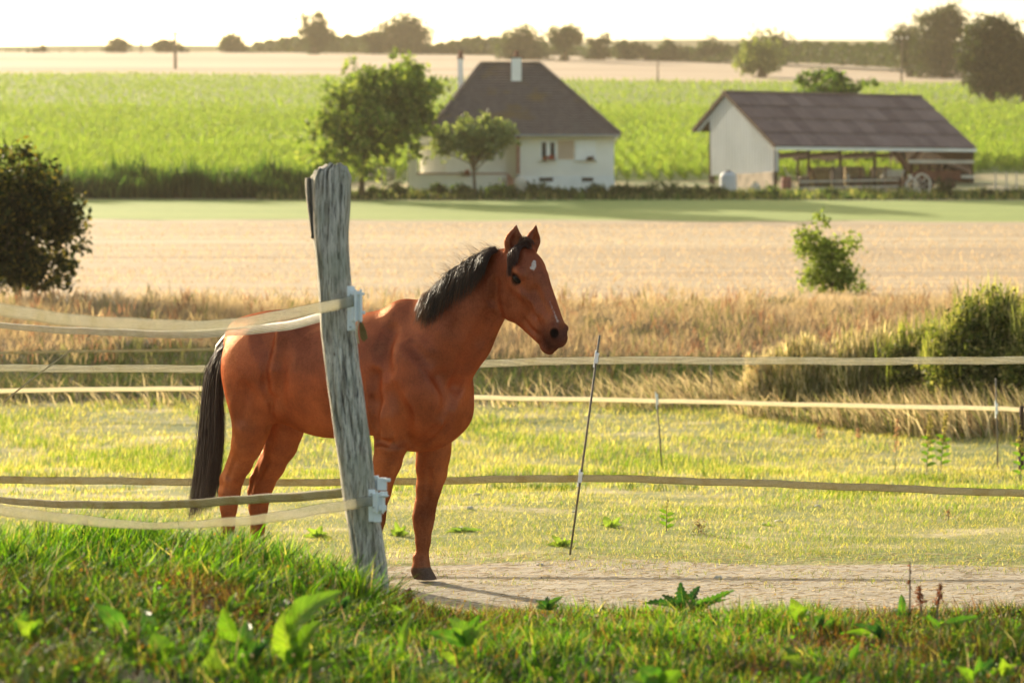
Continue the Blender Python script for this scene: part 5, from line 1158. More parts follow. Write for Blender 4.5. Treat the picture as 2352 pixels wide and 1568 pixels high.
# mane: roots along the crest, falling to the horse's right (camera side)
N = 2200
u = rng.random(N) ** .9
crest = pl([(992, 690), (1012, 676), (1030, 656), (1062, 628), (1100, 603), (1130, 590), (1152, 583)], u)
tr = rng.normal(size=N) * .012
roots = w_of(crest + rng.normal(size=(N, 2)) * 2 + (0, 0), tr)
L = (.125 + .13 * np.sin(np.pi * np.clip(u * .95 + .05, 0, 1))) * (.30 + .68 * rng.random(N))
stray = rng.random(N) < .06
clump = np.sin(np.floor(u * 24 + rng.normal(size=N) * .25) * 12.9898)
ct = np.zeros((N, 4, 3))
lift = .035 + .02 * rng.random(N)
for j in range(4):
    fall = L * np.array([.12, .50, .82, 1.0])[j]
    sidew = np.array([.045, .098, .122, .130])[j]
    f = (j + 1) / 4
    ct[:, j] = np.stack([(-.02 + clump * .014) * f + rng.normal(size=N) * .009 * f - .01, sidew + .010 * rng.normal(size=N) * f + np.abs(clump) * .006 * f,
                         lift * np.array([1.0, .9, .3, 0])[j] - fall], 1)
ns = stray.sum()
ct[stray] = np.stack([[-.02, -.045, -.07, -.09], [.01, .02, .03, .035], [.035, .06, .075, .08]], 1)[None] * (.3 + .9 * rng.random((ns, 1, 1))) + rng.normal(size=(ns, 4, 3)) * .007
mcol = np.array([.055, .032, .023])[None] * (.4 + rng.random((N, 1)) * 1.2)
gold = (u < .13 + .08 * rng.random(N)) | (rng.random(N) < .20 * (1 - u)) | (stray & (rng.random(N) < .6)); mcol[gold] = np.array([.20, .10, .05]) * (.5 + rng.random((gold.sum(), 1)) * .8)  # lighter strands stand in for sunlit mane hair
V, Fs, cc_ = strands(roots @ B + W0, ct @ B, np.where(stray, .0007, .0013), 8, mcol)
mane = mesh('mane', V, Fs, M_hair, col=cc_); adopt(mane, horse)
# forelock
N = 420
u = rng.random(N); ra = pl([(1180, 572), (1200, 560), (1222, 560)], u)
rt = .03 - .06 * u; roots = np.array([H(1200 + 10 * 0, 566, 0) + LATH * a * 1.2 + rng.normal(size=3) * .008 for a in rt])
side_ = rng.random(N) < .72
tgt = np.where(side_[:, None], pl([(1172, 615), (1168, 640), (1190, 600)], rng.random(N)), pl([(1205, 545), (1228, 560), (1215, 585)], rng.random(N)))
tgt3 = w_of(tgt, np.where(side_, .105, .0) , True); midp = (roots + tgt3) / 2 + np.where(side_[:, None], LATH * .03, 0) + np.array([0, 0, .030])
ct = np.stack([midp - roots, tgt3 - roots], 1) + rng.normal(size=(N, 2, 3)) * .007
V, Fs, cc_ = strands(roots @ B + W0, ct @ B, np.full(N, .0018), 7, np.array([.075, .034, .026])[None] * (.5 + rng.random((N, 1)) * 1.2))
fl = mesh('forelock', V, Fs, M_hair, col=cc_); adopt(fl, horse)
# soft coat hairs that catch the light along the outline
from_n = 52000
fi = rng.integers(0, len(HQ), from_n); q4 = HW[HQ[fi]]; base = q4.mean(1)
nrm = np.cross(q4[:, 2] - q4[:, 0], q4[:, 3] - q4[:, 1]); nrm /= np.linalg.norm(nrm, axis=1, keepdims=True) + 1e-9
bx_, by_ = proj(base)
keep = base[:, 2] > .1
chin = (base[:, 2] > 1.2) & (HV[HQ[fi, 0], 0] > H(1190, 600)[0]) & (nrm[:, 2] < -.35)
ln = np.where(chin, .028 + .022 * rng.random(from_n), .005 + .006 * rng.random(from_n))
topl = (nrm[:, 2] > .5) & (HV[HQ[fi, 0], 0] > -.35); ln = np.where(topl & ~chin, ln * 2.2, ln)
ln = np.where(np.linalg.norm(HV[HQ[fi, 0]] - muz, axis=1) < .07, ln * .3, ln)
flow = np.array([-hv[0], -hv[1], -.6]); flow = flow - nrm * (nrm @ flow)[:, None]; flow /= np.linalg.norm(flow, axis=1, keepdims=True) + 1e-9
dr = nrm * np.where(chin, .9, .38)[:, None] + flow * np.where(chin, .3, .9)[:, None] + rng.normal(size=(from_n, 3)) * .12; dr /= np.linalg.norm(dr, axis=1, keepdims=True)
sd = np.cross(dr, nrm); sd /= np.linalg.norm(sd, axis=1, keepdims=True) + 1e-9
w = np.where(chin, .0012, .0007)[:, None]
Vf = np.stack([base + sd * w, base - sd * w, base + dr * ln[:, None]], 1)[keep].reshape(-1, 3)
fc = np.repeat(coat[HQ[fi, 0]], 3, axis=0).reshape(from_n, 3, 3)[keep].reshape(-1, 3) * 1.0
t = NT('coat_hair'); c_ = t.attr(); M_fuzz = t.done(t.bsdf(c_, .8, None, .08), .3, c_, (1.6, 1.4, 1.1))
fz = mesh('coat_hair', Vf, np.arange(len(Vf)).reshape(-1, 3), M_fuzz, col=fc); adopt(fz, horse); fz['kind'] = 'stuff'
print('horse done', round(time.time() - T0, 1))
# ============================================================ FENCES, POST AND NEAR PLANTS
rng = np.random.default_rng(41)
t = NT('weathered_wood'); co = t.coord('World', (46, 46, 4.5)); n1 = t.noise(co, 1.2, 8, .7); n2 = t.noise(t.coord('World', (120, 120, 9)), 1.6, 5, .65); n3 = t.noise(t.coord('World', (5, 5, 3)), 1.5, 4, .6); at_ = t.attr()
c = t.ramp(n1, [(.30, (.09, .068, .05)), (.41, (.37, .325, .275)), (.54, (.66, .605, .53)), (.70, (.82, .77, .70))])
c = t.mix(t.ramp(n2, [(.36, .85), (.50, 0.)]), c, (.045, .035, .03)); c = t.mix(t.ramp(n3, [(.46, 0.), (.62, .55)]), c, (.26, .27, .19)); c = t.mix(1.0, c, at_, 'MULTIPLY')
M_wood = t.done(t.bsdf(c, .88, t.bump(t.math('ADD', n1, n2), .8, .006), .25))
PD = 9.05
prof = [(378, 757, 783), (384, 742, 794), (394, 724, 800), (408, 716, 806), (440, 716, 804), (480, 717, 801), (535, 719, 797.5), (594, 726, 800), (640, 730, 803), (684, 733, 806), (760, 737, 814), (850, 748, 825), (940, 761, 838), (1022, 773.5, 850), (1118, 786.6, 860.5), (1184, 796, 869), (1240, 806, 880), (1304, 814, 888), (1349, 824, 892), (1440, 838, 905)]
py_ = np.array([p[0] for p in prof], float); pl_ = np.array([p[1] for p in prof], float); pr_ = np.array([p[2] for p in prof], float)
root_p = P(855, 1400, PD); post = empty('wooden_post', (root_p[0], root_p[1], float(tz(root_p[0], PD))), 0, 'weathered grey split wood fence post leaning left in front of the horse', 'post')
def log_mesh(ys, fl, fr, depth, D, ncol=72, crack=1., seed=0, tint=(1, 1, 1)):
    V = []; Cc = []; n = len(ys)
    s_ = np.random.default_rng(seed); ph = s_.random(8) * 6.28
    cr = [(a, w_, dpt, s_.random() * 6, s_.random()) for a, w_, dpt in ((4.05, .06, .016), (4.55, .045, .022), (4.95, .05, .014), (5.35, .05, .018), (3.6, .05, .012), (5.8, .05, .012), (1.5, .05, .02), (.6, .05, .02))]
    for y in ys:
        L, Rr = np.interp(y, py_, fl), np.interp(y, py_, fr); cx = (L + Rr) / 2; hw = (Rr - L) / 2 * D / F; cen = P(cx, y, D)
        for k in range(ncol):
            a = 2 * math.pi * k / ncol; ca, sa = math.cos(a), math.sin(a)
            q = 1 / (abs(ca) ** 3.2 + abs(sa) ** 3.2) ** (1 / 3.2)
            rr = 1 + .035 * math.sin(3 * a + ph[0] + y * .004) + .03 * math.sin(7 * a + ph[1] + y * .006) + .010 * math.sin(13 * a + ph[2] + y * .017) + .006 * math.sin(29 * a + ph[3] + y * .03) + .012 * math.sin(y * .05 + 4 * a)
            dark = 1.
            for (ca_, w_, dp, o_, on) in cr:
                aa = ca_ + .07 * math.sin(y * .012 + o_) ; d = abs((a - aa + math.pi) % (2 * math.pi) - math.pi)
                gate = .45 + .55 * math.sin(y * .011 * (1 + on) + o_ * 2); g_ = max(0, 1 - d / w_) * max(0, gate) * crack; rr -= g_ * dp / max(hw, .02); dark *= 1 - .75 * g_
            for (kx, ky, kr) in ((4.6, 548, .16), (4.9, 640, .13), (4.4, 1290, .2), (4.2, 700, .10), (4.75, 470, .10), (4.45, 812, .12), (5.05, 925, .13), (4.4, 1075, .10), (4.9, 1215, .15), (5.2, 590, .12), (4.15, 980, .12)):
                d = math.hypot((a - kx) * .9, (y - ky) / 90) ; g_ = max(0, 1 - d / kr); dark *= 1 - .6 * g_; rr -= .06 * g_
            V.append((cen[0] + ca * q * rr * hw, cen[1] + sa * q * rr * depth, cen[2])); Cc.append((dark * tint[0], dark * tint[1], dark * tint[2]))
    V = np.array(V); i = (np.arange(n - 1)[:, None] * ncol + np.arange(ncol)[None]); j = (np.arange(n - 1)[:, None] * ncol + (np.arange(ncol)[None] + 1) % ncol)
    Fs = np.stack([i, i + ncol, j + ncol, j], 2).reshape(-1, 4)
    V = np.vstack([V, V[:ncol].mean(0)[None] + (0, 0, .004)]); Cc.append(tuple(.8 * q for q in tint)); ci = len(V) - 1
    cap = [(k, (k + 1) % ncol, ci) for k in range(ncol)]
    return V, [tuple(map(int, f)) for f in Fs] + cap, np.array(Cc)
V, Fs, Cc = log_mesh(np.concatenate([np.linspace(378, 420, 14), np.linspace(428, 1440, 130)]), pl_, pr_, .068, PD)
# rough broken top
top_m = V[:, 2] > P(0, 470, PD)[2]; V[top_m, 2] += .008 * np.sin(V[top_m, 0] * 160) * np.sin(V[top_m, 1] * 120)
o = mesh('post_log', V, Fs, M_wood, col=Cc, smooth=True); adopt(o, post)
sl, sr = np.interp(py_, [378, 412, 440, 480, 540], [712, 701, 701.5, 707, 716]), np.interp(py_, [378, 412, 440, 480, 540], [718, 722, 723, 723, 723])
V, Fs, Cc = log_mesh(np.linspace(410, 548, 36), sl, sr, .05, PD + .03, 24, 1.4, 5, (.62, .60, .58)); o = mesh('split_slab', V, Fs, M_wood, col=Cc, smooth=True); adopt(o, post)
# plastic tape holders
M_plastic = mat_plain('white_insulator', (.82, .86, .88), .35, .06, 20, .5, bump=.05)
M_metal = mat_plain('galvanised', (.45, .46, .47), .4, .1, 10, .5, metal=.8, bump=0)
def ibox(mb, x0, x1, y0, y1, D0, D1):
    a, b = P(x0, y0, D0), P(x1, y1, D0); mb.box(a[0], b[0], D0, D1, b[2], a[2])
def holder(spec, sk=0.):
    mb = MB()
    for s in spec: ibox(mb, *s)
    o = mb.build('insulator', M_plastic, root=post)
    md = o.modifiers.new('bevel', 'BEVEL'); md.width = .0025; md.segments = 2
    for (x, y, r) in sk or []:
        p = P(x, y, PD - .10); s = MB().tube([p, p + (0, -.012, 0)], r, 12).build('screw', M_metal, root=post)
    return o
d = PD - .085
holder([(797, 815, 657, 760, d, d + .012), (806, 832, 668, 738, d - .022, d - .001), (816, 837, 672, 678, d - .03, d - .023), (826, 839, 714, 722, d - .03, d - .023), (809, 817, 738, 757, d - .014, d - .001), (813, 819, 664, 740, d - .034, d - .0235), (826, 831, 664, 740, d - .034, d - .0235)], [(806, 677, .004), (805, 751, .004)])
d = PD - .082
holder([(846, 862, 1124, 1198, d, d + .012), (856, 884, 1132, 1176, d - .024, d - .001), (858, 876, 1176, 1199, d - .012, d - .001), (872, 890, 1128, 1142, d - .032, d - .025), (874, 893, 1136, 1140, d - .04, d - .033), (870, 888, 1160, 1172, d - .032, d - .025), (864, 868, 1128, 1180, d - .034, d - .0245), (877, 881, 1128, 1180, d - .034, d - .0245)], [(853, 1134, .004), (858, 1164, .004)])
d = PD + .01
holder([(858, 870, 1092, 1128, d, d + .012), (866, 888, 1097, 1126, d - .02, d - .001), (884, 897, 1098, 1106, d - .03, d - .02)], [])
# ---- tapes
def tape_mat(name, base, dark, tr=.45, stain=(.22, .17, .05), alpha=.12):
    t = NT(name); uv = t.attr(); sp = t.n('ShaderNodeSeparateColor'); t.l(uv, sp.inputs[0]); u, v = sp.outputs[0], sp.outputs[1]
    def wave(x, f): return t.math('SINE', t.math('MULTIPLY', x, f))
    th = t.ramp(t.math('ADD', t.math('MULTIPLY', wave(v, 2 * math.pi * 6), .5), .5), [(.25, 0.), (.6, 1.)])
    we = t.ramp(t.math('ADD', t.math('MULTIPLY', wave(u, 2 * math.pi * 260), .5), .5), [(.2, .35), (.6, 1.)])
    n = t.noise(t.coord('World', (1, 1, 1)), 9, 5, .7); n2 = t.noise(t.coord('World', (60, 60, 160)), 2.0, 4, .8)
    c = t.mix(t.math('MULTIPLY', th, we), dark, base); c = t.mix(t.ramp(n, [(.45, 0.), (.68, .75)]), c, stain); c = t.mix(t.ramp(n2, [(.36, .6), (.5, 0.)]), c, tuple(x * .35 for x in base))
    ed = t.ramp(v, [(.0, .75), (.07, 0.), (.93, 0.), (1.0, .75)]); c = t.mix(ed, c, (.13, .12, .08)); sh = t.bsdf(c, .6, None, .35); tl = t.n('ShaderNodeBsdfTranslucent'); t.l(t.mix(1.0, c, (1.3, 1.2, .95), 'MULTIPLY'), tl.inputs[0])
    m = t.n('ShaderNodeMixShader'); m.inputs[0].default_value = tr; t.l(sh, m.inputs[1]); t.l(tl.outputs[0], m.inputs[2])
    tp = t.n('ShaderNodeBsdfTransparent'); m2 = t.n('ShaderNodeMixShader'); hole = t.math('MULTIPLY', t.math('SUBTRACT', 1.0, t.math('MULTIPLY', th, we)), alpha * 2.2); hole = t.math('ADD', hole, .10 if alpha > .1 else 0.0); t.l(hole, m2.inputs[0]); t.l(m.outputs[0], m2.inputs[1]); t.l(tp.outputs[0], m2.inputs[2])
    return t.done(m2.outputs[0])
M_tape = tape_mat('woven_tape', (.66, .68, .64), (.16, .16, .12), .35, (.36, .35, .25), .24)
M_tape_b = tape_mat('woven_tape_mossy', (.56, .54, .42), (.17, .15, .08), .3, (.24, .18, .05), .10)
M_tape_w = tape_mat('white_tape', (.92, .91, .86), (.8, .78, .72), .4, (.85, .82, .75), 0)
def tape(name, pts, width, mat, label, cat='tape', n=None, twist=None, thick=.0012, wob=.002):
    pts = np.array(pts, float); k = np.concatenate([[0], np.cumsum(np.hypot(np.diff(pts[:, 0]), np.diff(pts[:, 1])))]); n = n or max(30, int(k[-1] / 12))
    s = np.linspace(0, k[-1], n)
    def sm(a):                            # Catmull-Rom through the points
        out = []
        for q in s:
            i = min(max(np.searchsorted(k, q) - 1, 0), len(k) - 2); tt = (q - k[i]) / (k[i + 1] - k[i]); p1, p2 = a[i], a[i + 1]; h = k[i + 1] - k[i]
            m1 = (p2 - a[i - 1]) / (k[i + 1] - k[i - 1]) * h if i > 0 else p2 - p1; m2 = (a[i + 2] - p1) / (k[i + 2] - k[i]) * h if i < len(k) - 2 else p2 - p1
            out.append((2*tt**3 - 3*tt**2 + 1) * p1 + (tt**3 - 2*tt**2 + tt) * m1 + (-2*tt**3 + 3*tt**2) * p2 + (tt**3 - tt**2) * m2)
        return np.array(out)
    X, Y, D = sm(pts[:, 0]), sm(pts[:, 1]), sm(pts[:, 2]); C_ = np.array([P(a, b, c_) for a, b, c_ in zip(X, Y, D)])
    C_[:, 2] += wob * np.sin(s * .021 + pts[0, 1]) + wob * .5 * np.sin(s * .058)
    tan = np.gradient(C_, axis=0); tan /= np.linalg.norm(tan, axis=1, keepdims=True); nor = np.cross(tan, [0, 0, 1.]); nor /= np.linalg.norm(nor, axis=1, keepdims=True); up = np.cross(nor, tan)
    tw = (twist(s / k[-1]) if twist else np.zeros(n)) + .05 * np.sin(s * .013); wv = up * np.cos(tw)[:, None] + nor * np.sin(tw)[:, None]; nv = np.cross(tan, wv)
    L = np.concatenate([[0], np.cumsum(np.linalg.norm(np.diff(C_, axis=0), axis=1))]); V = []; U = []
    for j in range(5):
        v = j / 4; V.append(C_ + wv * (v - .5) * width + nv * (.0022 * math.sin(v * math.pi))); U.append(np.stack([L, np.full(n, v), np.zeros(n)], 1))
    V = np.stack(V, 1).reshape(-1, 3); U = np.stack(U, 1).reshape(-1, 3); i = (np.arange(n - 1)[:, None] * 5 + np.arange(4)[None]).ravel(); Fs = np.stack([i, i + 5, i + 6, i + 1], 1)
    o = mesh(name, V, Fs, mat, col=U, smooth=True); md = o.modifiers.new('thickness', 'SOLIDIFY'); md.thickness = thick; return tag(o, label, cat, 'electric fence tapes')
tape('fence_tape', [(-160, 676, 6.95), (0, 711, 7.3), (180, 735, 7.65), (400, 748, 8.05), (560, 741, 8.4), (690, 716, 8.7), (800, 692, 8.93), (828, 687, 8.95)], .041, M_tape, 'wide woven fence tape clipped to the top holder, passing in front of the wooden post')
tape('fence_tape', [(-160, 728, 14.2), (0, 747, 13.0), (230, 762, 12.0), (463, 766, 10.9), (640, 750, 9.9), (760, 722, 9.2), (812, 712, 9.17)], .038, M_tape, 'second sagging tape just under the widest one, joining it near the wooden post', twist=lambda f: .5 * (1 - f))
tape('fence_tape', [(-160, 1138, 8.3), (0, 1169, 8.4), (180, 1194, 8.5), (392, 1206, 8.65), (560, 1195, 8.8), (700, 1175, 8.9), (800, 1160, 8.93), (862, 1148, 8.95)], .038, M_tape, 'lowest pale sagging tape, clipped to the bottom holder of the wooden post', twist=lambda f: .75 * np.exp(-((f - .52) / .18) ** 2))
tape('fence_tape', [(-160, 1130, 12.4), (0, 1148, 11.8), (150, 1157, 11.2), (300, 1160, 10.7), (500, 1152, 10.1), (700, 1138, 9.5), (790, 1130, 9.25), (862, 1112, 9.07)], .040, M_tape_b, 'mossy tape above the lowest one, passing behind the wooden post', twist=lambda f: .45 + 0 * f)
tape('fence_tape', [(-200, 845, 14.5), (0, 845, 14.5), (240, 846, 14.5), (470, 846, 14.5), (800, 842, 14.5), (1090, 835, 14.5), (1370, 827, 14.5), (1700, 828, 14.4), (2050, 829, 14.3), (2352, 826, 14.2), (2550, 823, 14.1)], .047, M_tape, 'straight dirty white tape behind the horse, held by the top clip of the leaning rod')
tape('fence_tape', [(-200, 1098, 14.5), (0, 1101, 14.5), (430, 1106, 14.5), (780, 1107, 14.5), (1000, 1104, 14.5), (1335, 1098, 14.5), (1700, 1108, 14.4), (2050, 1121, 14.3), (2352, 1133, 14.2), (2550, 1140, 14.1)], .044, M_tape_b, 'mossy ochre tape behind the horse, held by the lower clip of the leaning rod')
tape('fence_tape', [(-200, 899, 24), (0, 897, 24), (470, 893, 24), (1090, 912, 24), (1510, 920, 24), (1900, 930, 24), (2290, 938, 24), (2352, 941, 24), (2560, 949, 24)], .047, M_tape_w, 'clean white tape running across the far side of the paddock')
tape('fence_tape', [(-120, 812, 30.6), (250, 806, 30.6), (760, 803, 30.6), (1100, 832, 30.6)], .034, M_tape_b, 'faint farthest tape in front of the dry bank, left of the horse')
# frayed end hanging at the top holder
M_fray = mat_leafy('frayed_tape', .5, .6, .3, (1.3, 1.2, .9))
fr0 = empty('loose_tape_end', P(822, 740, 8.93), 0, 'frayed loose tape end and cord hanging under the top holder', 'tape end')
mb = MB(); mb.tube([P(*q, 8.93) for q in ((824, 735), (820, 752), (819, 768), (824, 789))], [.003, .0035, .0045, .003], 8); o = mb.build('cord', mat_plain('cord', (.62, .52, .34), .8), root=fr0, smooth=True)
V = np.array([P(x, y, D) for x, y, D in ((826, 738, 8.95), (834, 742, 8.93), (826, 760, 8.96), (842, 762, 8.92), (829, 778, 8.95), (845, 776, 8.91), (836, 785, 8.93))]); o = mesh('frayed_strip', V, [(0, 1, 3, 2), (2, 3, 5, 4), (4, 5, 6)], M_fray, col=np.tile((.26, .22, .11), (7, 1))); adopt(o, fr0)
md = o.modifiers.new('thickness', 'SOLIDIFY'); md.thickness = .001
# ---- rods
M_rod = mat_plain('rod', (.17, .145, .11), .7, .3, 30, .3)
def rod(name, top, bot, D, r, clips, label, mat=M_rod, cat='fence rod'):
    a, b = P(*top, D), P(*bot, D); zt = float(tz(b[0], D)); b2 = b + (b - a) / np.linalg.norm(b - a) * .15
    e = empty(name, b, 0, label, cat, 'fence rods in the paddock'); MB().tube([a, (a + b) / 2 + (r * .4, 0, 0), b2], r, 10).build('rod', mat, root=e, smooth=True)
    for vy in clips:
        f = (vy - top[1]) / (bot[1] - top[1]); c_ = a + (b - a) * f; u_ = (b - a) / np.linalg.norm(b - a); mb = MB(); h = .022 * (D / 14.5 if D > 15 else 1.) * 1.35
        mb.bar(c_ - u_ * h + (0, -.012, 0), c_ + u_ * h + (0, -.012, 0), .018, .012, (0, 1, 0)); mb.bar(c_ - u_ * h * 1.6 + (-.009, -.004, 0), c_ + u_ * h * 1.9 + (-.009, -.004, 0), .008, .022, (0, 1, 0))
        mb.bar(c_ - u_ * h * .95 + (.012, -.024, 0), c_ - u_ * h * .45 + (-.004, -.024, 0), .010, .010, (0, 1, 0)); mb.bar(c_ + u_ * h * .45 + (.010, -.024, 0), c_ + u_ * h * .95 + (-.006, -.024, 0), .010, .010, (0, 1, 0)); mb.tube([c_ - u_ * h * 1.1, c_ + u_ * h * 1.1], r * 1.7, 8)
        mb.build('clip', M_plastic, root=e)
rod('fence_rod', (1377, 770), (1310, 1266), 14.5, .0068, (822, 1095), 'leaning metal rod right of the horse holding two tapes')
rod('fence_rod', (1508, 908), (1520, 1076), 24, .008, (917,), 'thin far rod beyond the leaning one, carrying the white tape')
rod('fence_rod', (2287, 868), (2292, 1096), 24, .008, (938,), 'thin dark rod near the right edge carrying the white tape')
rod('fence_rod', (1632, 838), (1634, 905), 30.6, .010, (), 'faint rod on the far bank right of the thin far rod')
rod('fence_rod', (1812, 842), (1813, 905), 30.6, .010, (), 'faint rod on the far bank among the pale weeds')
g = P(2346, 1100, 23.6); e = empty('wooden_stake', g, 0, 'narrow wooden stake cut by the right edge beside the dark bush', 'stake'); mb = MB(); mb.tube([P(2347, 932, 23.6), P(2345, 1010, 23.6), P(2346, 1112, 23.6)], [.022, .028, .03], 7); mb.build('stake_log', M_beam, root=e)
st = MB().tube([P(168, 800, 11), P(90, 858, 11), P(8, 922, 11)], .0035, 6).build('dry_stalk', mat_plain('stalk', (.42, .34, .20), .8)); tag(st, 'single slanting dry grass stalk at the left edge between two tapes', 'grass stalk')
print('fences', round(time.time() - T0, 1))
# ---- broad leaved plants
t = NT('dock_leaf'); uvc = t.attr('UVc'); c_ = t.attr('Col'); sp = t.n('ShaderNodeSeparateColor'); t.l(uvc, sp.inputs[0]); u_, v_ = sp.outputs[0], sp.outputs[1]
rib = t.math('SINE', t.math('MULTIPLY', t.math('ADD', u_, t.math('MULTIPLY', t.math('ABSOLUTE', v_), -.22)), 46.)); mid = t.ramp(t.math('ABSOLUTE', v_), [(.02, 1.), (.07, 0.)]); nz = t.noise(t.coord('Object'), 45, 4, .6)
cc = t.mix(t.ramp(rib, [(.70, 0.), (.97, .55)]), c_, t.mix(1.0, c_, (1.7, 1.5, 1.6), 'MULTIPLY')); cc = t.mix(t.math('MULTIPLY', mid, .6), cc, (.30, .36, .12)); cc = t.mix(t.ramp(nz, [(.56, 0.), (.68, .65)]), cc, (.13, .10, .02)); cc = t.mix(t.ramp(t.noise(t.coord('Object'), 9, 3, .6), [(.4, .5), (.62, 0.)]), cc, t.mix(1.0, cc, (.42, .55, .7), 'MULTIPLY'))
M_dock = t.done(t.bsdf(cc, .42, t.bump(rib, .6, .004), .4), .45, cc, (1.35, 1.5, .45))
def leaf(base, tip, width, nrm, col, curl=.12, parent=None, wav=.12, nu=16, nv=7, jag=0.):
    base, tip = Vector(base), Vector(tip); ax = tip - base; L = ax.length; a = ax.normalized(); n = Vector(nrm); n = (n - a * n.dot(a)).normalized(); s = a.cross(n)
    V, UV = [], []; ph = rng.random() * 6
    for i in range(nu + 1):
        u = i / nu; w = width * .5 * (math.sin(math.pi * min(1, u * .96 + .03) ** .78) ** .8) + .0008
        if u > .97: w = .0006
        w *= 1 + .05 * math.sin(u * 23 + ph) + .04 * math.sin(u * 41 + ph * 2) - jag * (.5 + .5 * math.cos(u * nu * math.pi))
        c0 = base + a * (L * u) + n * (curl * L * math.sin(math.pi * u) - curl * L * .9 * u * u)
        for j in range(nv):
            v = (j / (nv - 1)) * 2 - 1; V.append(c0 + s * (w * v) + n * (abs(v) * w * .35 + wav * w * math.sin(u * 17 + ph + v * 2) * abs(v))); UV.append((u, v, 0))
    i = (np.arange(nu)[:, None] * nv + np.arange(nv - 1)[None]).ravel(); Fs = np.stack([i, i + nv, i + nv + 1, i + 1], 1)
    o = mesh('leaf', np.array([tuple(q) for q in V]), Fs, M_dock, col=np.tile(col, (len(V), 1)) * (.9 + .2 * rng.random()), smooth=True)
    at2 = o.data.color_attributes.new('UVc', 'FLOAT_COLOR', 'POINT'); c4 = np.ones((len(V), 4), dtype=np.float32); c4[:, :3] = np.array(UV); at2.data.foreach_set('color', c4.ravel())
    if parent is not None: adopt(o, parent)
    return o
LG = (.17, .30, .025); MG = (.07, .17, .022); DG = (.022, .075, .018); YG = (.26, .36, .04)
def ground_D(vx, vy, D):                   # distance at which the ground shows at this height of the picture
    for _ in range(40): x = vx2x(vx, D); D = .5 * D + .5 * (CAMZ - float(tz(x, D))) * F / (vy - 614)
    return D
def plant(name, label, cat, vx, vy, D, leaves, group='broad leaved weeds in the grass', stem=True):
    D = ground_D(vx, vy, D) if D > 11 else D; b = P(vx, vy, D); zb = float(tz(b[0], D)); e = empty(name, (b[0], D, zb), 0, label, cat, group); far_ = D > 11
    for (tx, ty, w, col, *r) in leaves:
        if far_: tx = vx + (tx - vx) * .8; ty = vy + (ty - vy) * .62; w *= .8; col = tuple(q * .5 + p_ * .5 for q, p_ in zip(col, (.30, .34, .12)))
        bx, by = (r[0], r[1]) if len(r) >= 2 else (vx, vy); dD = r[2] if len(r) > 2 else rng.normal() * .03; curl = r[3] if len(r) > 3 else .12
        leaf(P(bx, by, D), P(tx, ty, D + dD), w * D / F, Vector((rng.normal() * .3, -.9, .35 + rng.random() * .5)), col, curl, e, jag=.45 if cat == 'thistle' else 0.)
    if stem: MB().tube([(b[0], D, zb - .02), tuple(P(vx, vy, D) + (0, 0, .003))], .003, 6).build('stem', M_rod if cat == 'dry weed' else M_stem, root=e)
    return e
M_stem = mat_plain('green_stem', (.12, .18, .04), .6)
LG, YG = (.14, .25, .022), (.22, .32, .035)
plant('dock_plant', 'big lime green dock with a tall curled leaf in the lower left foreground', 'weed', 672, 1535, 6.7, [(768, 1348, 66, LG, 668, 1470, -.02, .22), (648, 1405, 62, YG, 672, 1520, .02, .1), (726, 1425, 60, LG, 684, 1515), (640, 1520, 55, YG, 690, 1575), (700, 1470, 50, LG)])
plant('dock_plant', 'dock with one dark green leaf raised at the far left foreground', 'weed', 300, 1480, 6.8, [(218, 1384, 42, MG, 292, 1458), (330, 1395, 36, MG, 352, 1470), (270, 1470, 40, DG)])
plant('dock_plant', 'dock with two upright mottled leaves left of the big lime one', 'weed', 560, 1510, 6.8, [(510, 1398, 48, LG, 545, 1470), (566, 1425, 46, MG, 566, 1500), (520, 1470, 40, MG)])
plant('dock_plant', 'bright yellow green leaf cluster cut by the bottom edge', 'weed', 488, 1590, 6.4, [(490, 1488, 62, YG, 494, 1600), (540, 1520, 50, YG), (450, 1530, 44, LG)])
plant('dock_plant', 'dock with a broad arching leaf and dark inner leaves near the bottom left', 'weed', 372, 1540, 6.5, [(352, 1452, 62, LG, 385, 1525), (455, 1560, 60, LG, 380, 1500, -.05, .2), (318, 1500, 50, DG), (330, 1560, 60, DG), (400, 1470, 40, MG)])
plant('dock_plant', 'dim dark leaved dock low in the bottom left corner', 'weed', 190, 1545, 6.6, [(200, 1488, 50, MG), (130, 1500, 42, DG), (255, 1510, 46, MG), (90, 1540, 44, MG), (40, 1530, 40, DG, 70, 1570)])
plant('dock_plant', 'pair of soft lime leaves below the horse', 'weed', 1070, 1480, 7.3, [(1040, 1415, 46, LG), (1100, 1440, 40, LG), (985, 1450, 34, MG), (945, 1402, 22, LG, 925, 1500)])
plant('dock_plant', 'single oval pale leaf standing above the right foreground', 'weed', 1835, 1432, 8.2, [(1818, 1372, 34, YG, 1838, 1428), (1850, 1400, 20, LG)])
plant('dock_plant', 'blurred green leaf cluster at the bottom edge below the leaning rod', 'weed', 1520, 1575, 6.5, [(1470, 1530, 50, MG), (1560, 1540, 44, LG), (1430, 1560, 40, LG)])
plant('dock_plant', 'small upright leaf near the reddish stalks at the right', 'weed', 2068, 1412, 8.6, [(2072, 1362, 18, MG), (2050, 1395, 14, MG)])
plant('thistle_plant', 'dark green thistle rosette at the edge of the dirt path', 'thistle', 1578, 1408, 9.0, [(1562, 1338, 40, DG, 1574, 1400), (1605, 1342, 34, DG), (1478, 1380, 26, DG, 1560, 1398), (1520, 1362, 26, DG), (1640, 1368, 28, MG), (1686, 1352, 20, MG, 1610, 1396), (1540, 1390, 30, DG), (1625, 1392, 30, DG), (1600, 1375, 26, MG), (1668, 1372, 18, MG), (1585, 1360, 26, DG)])
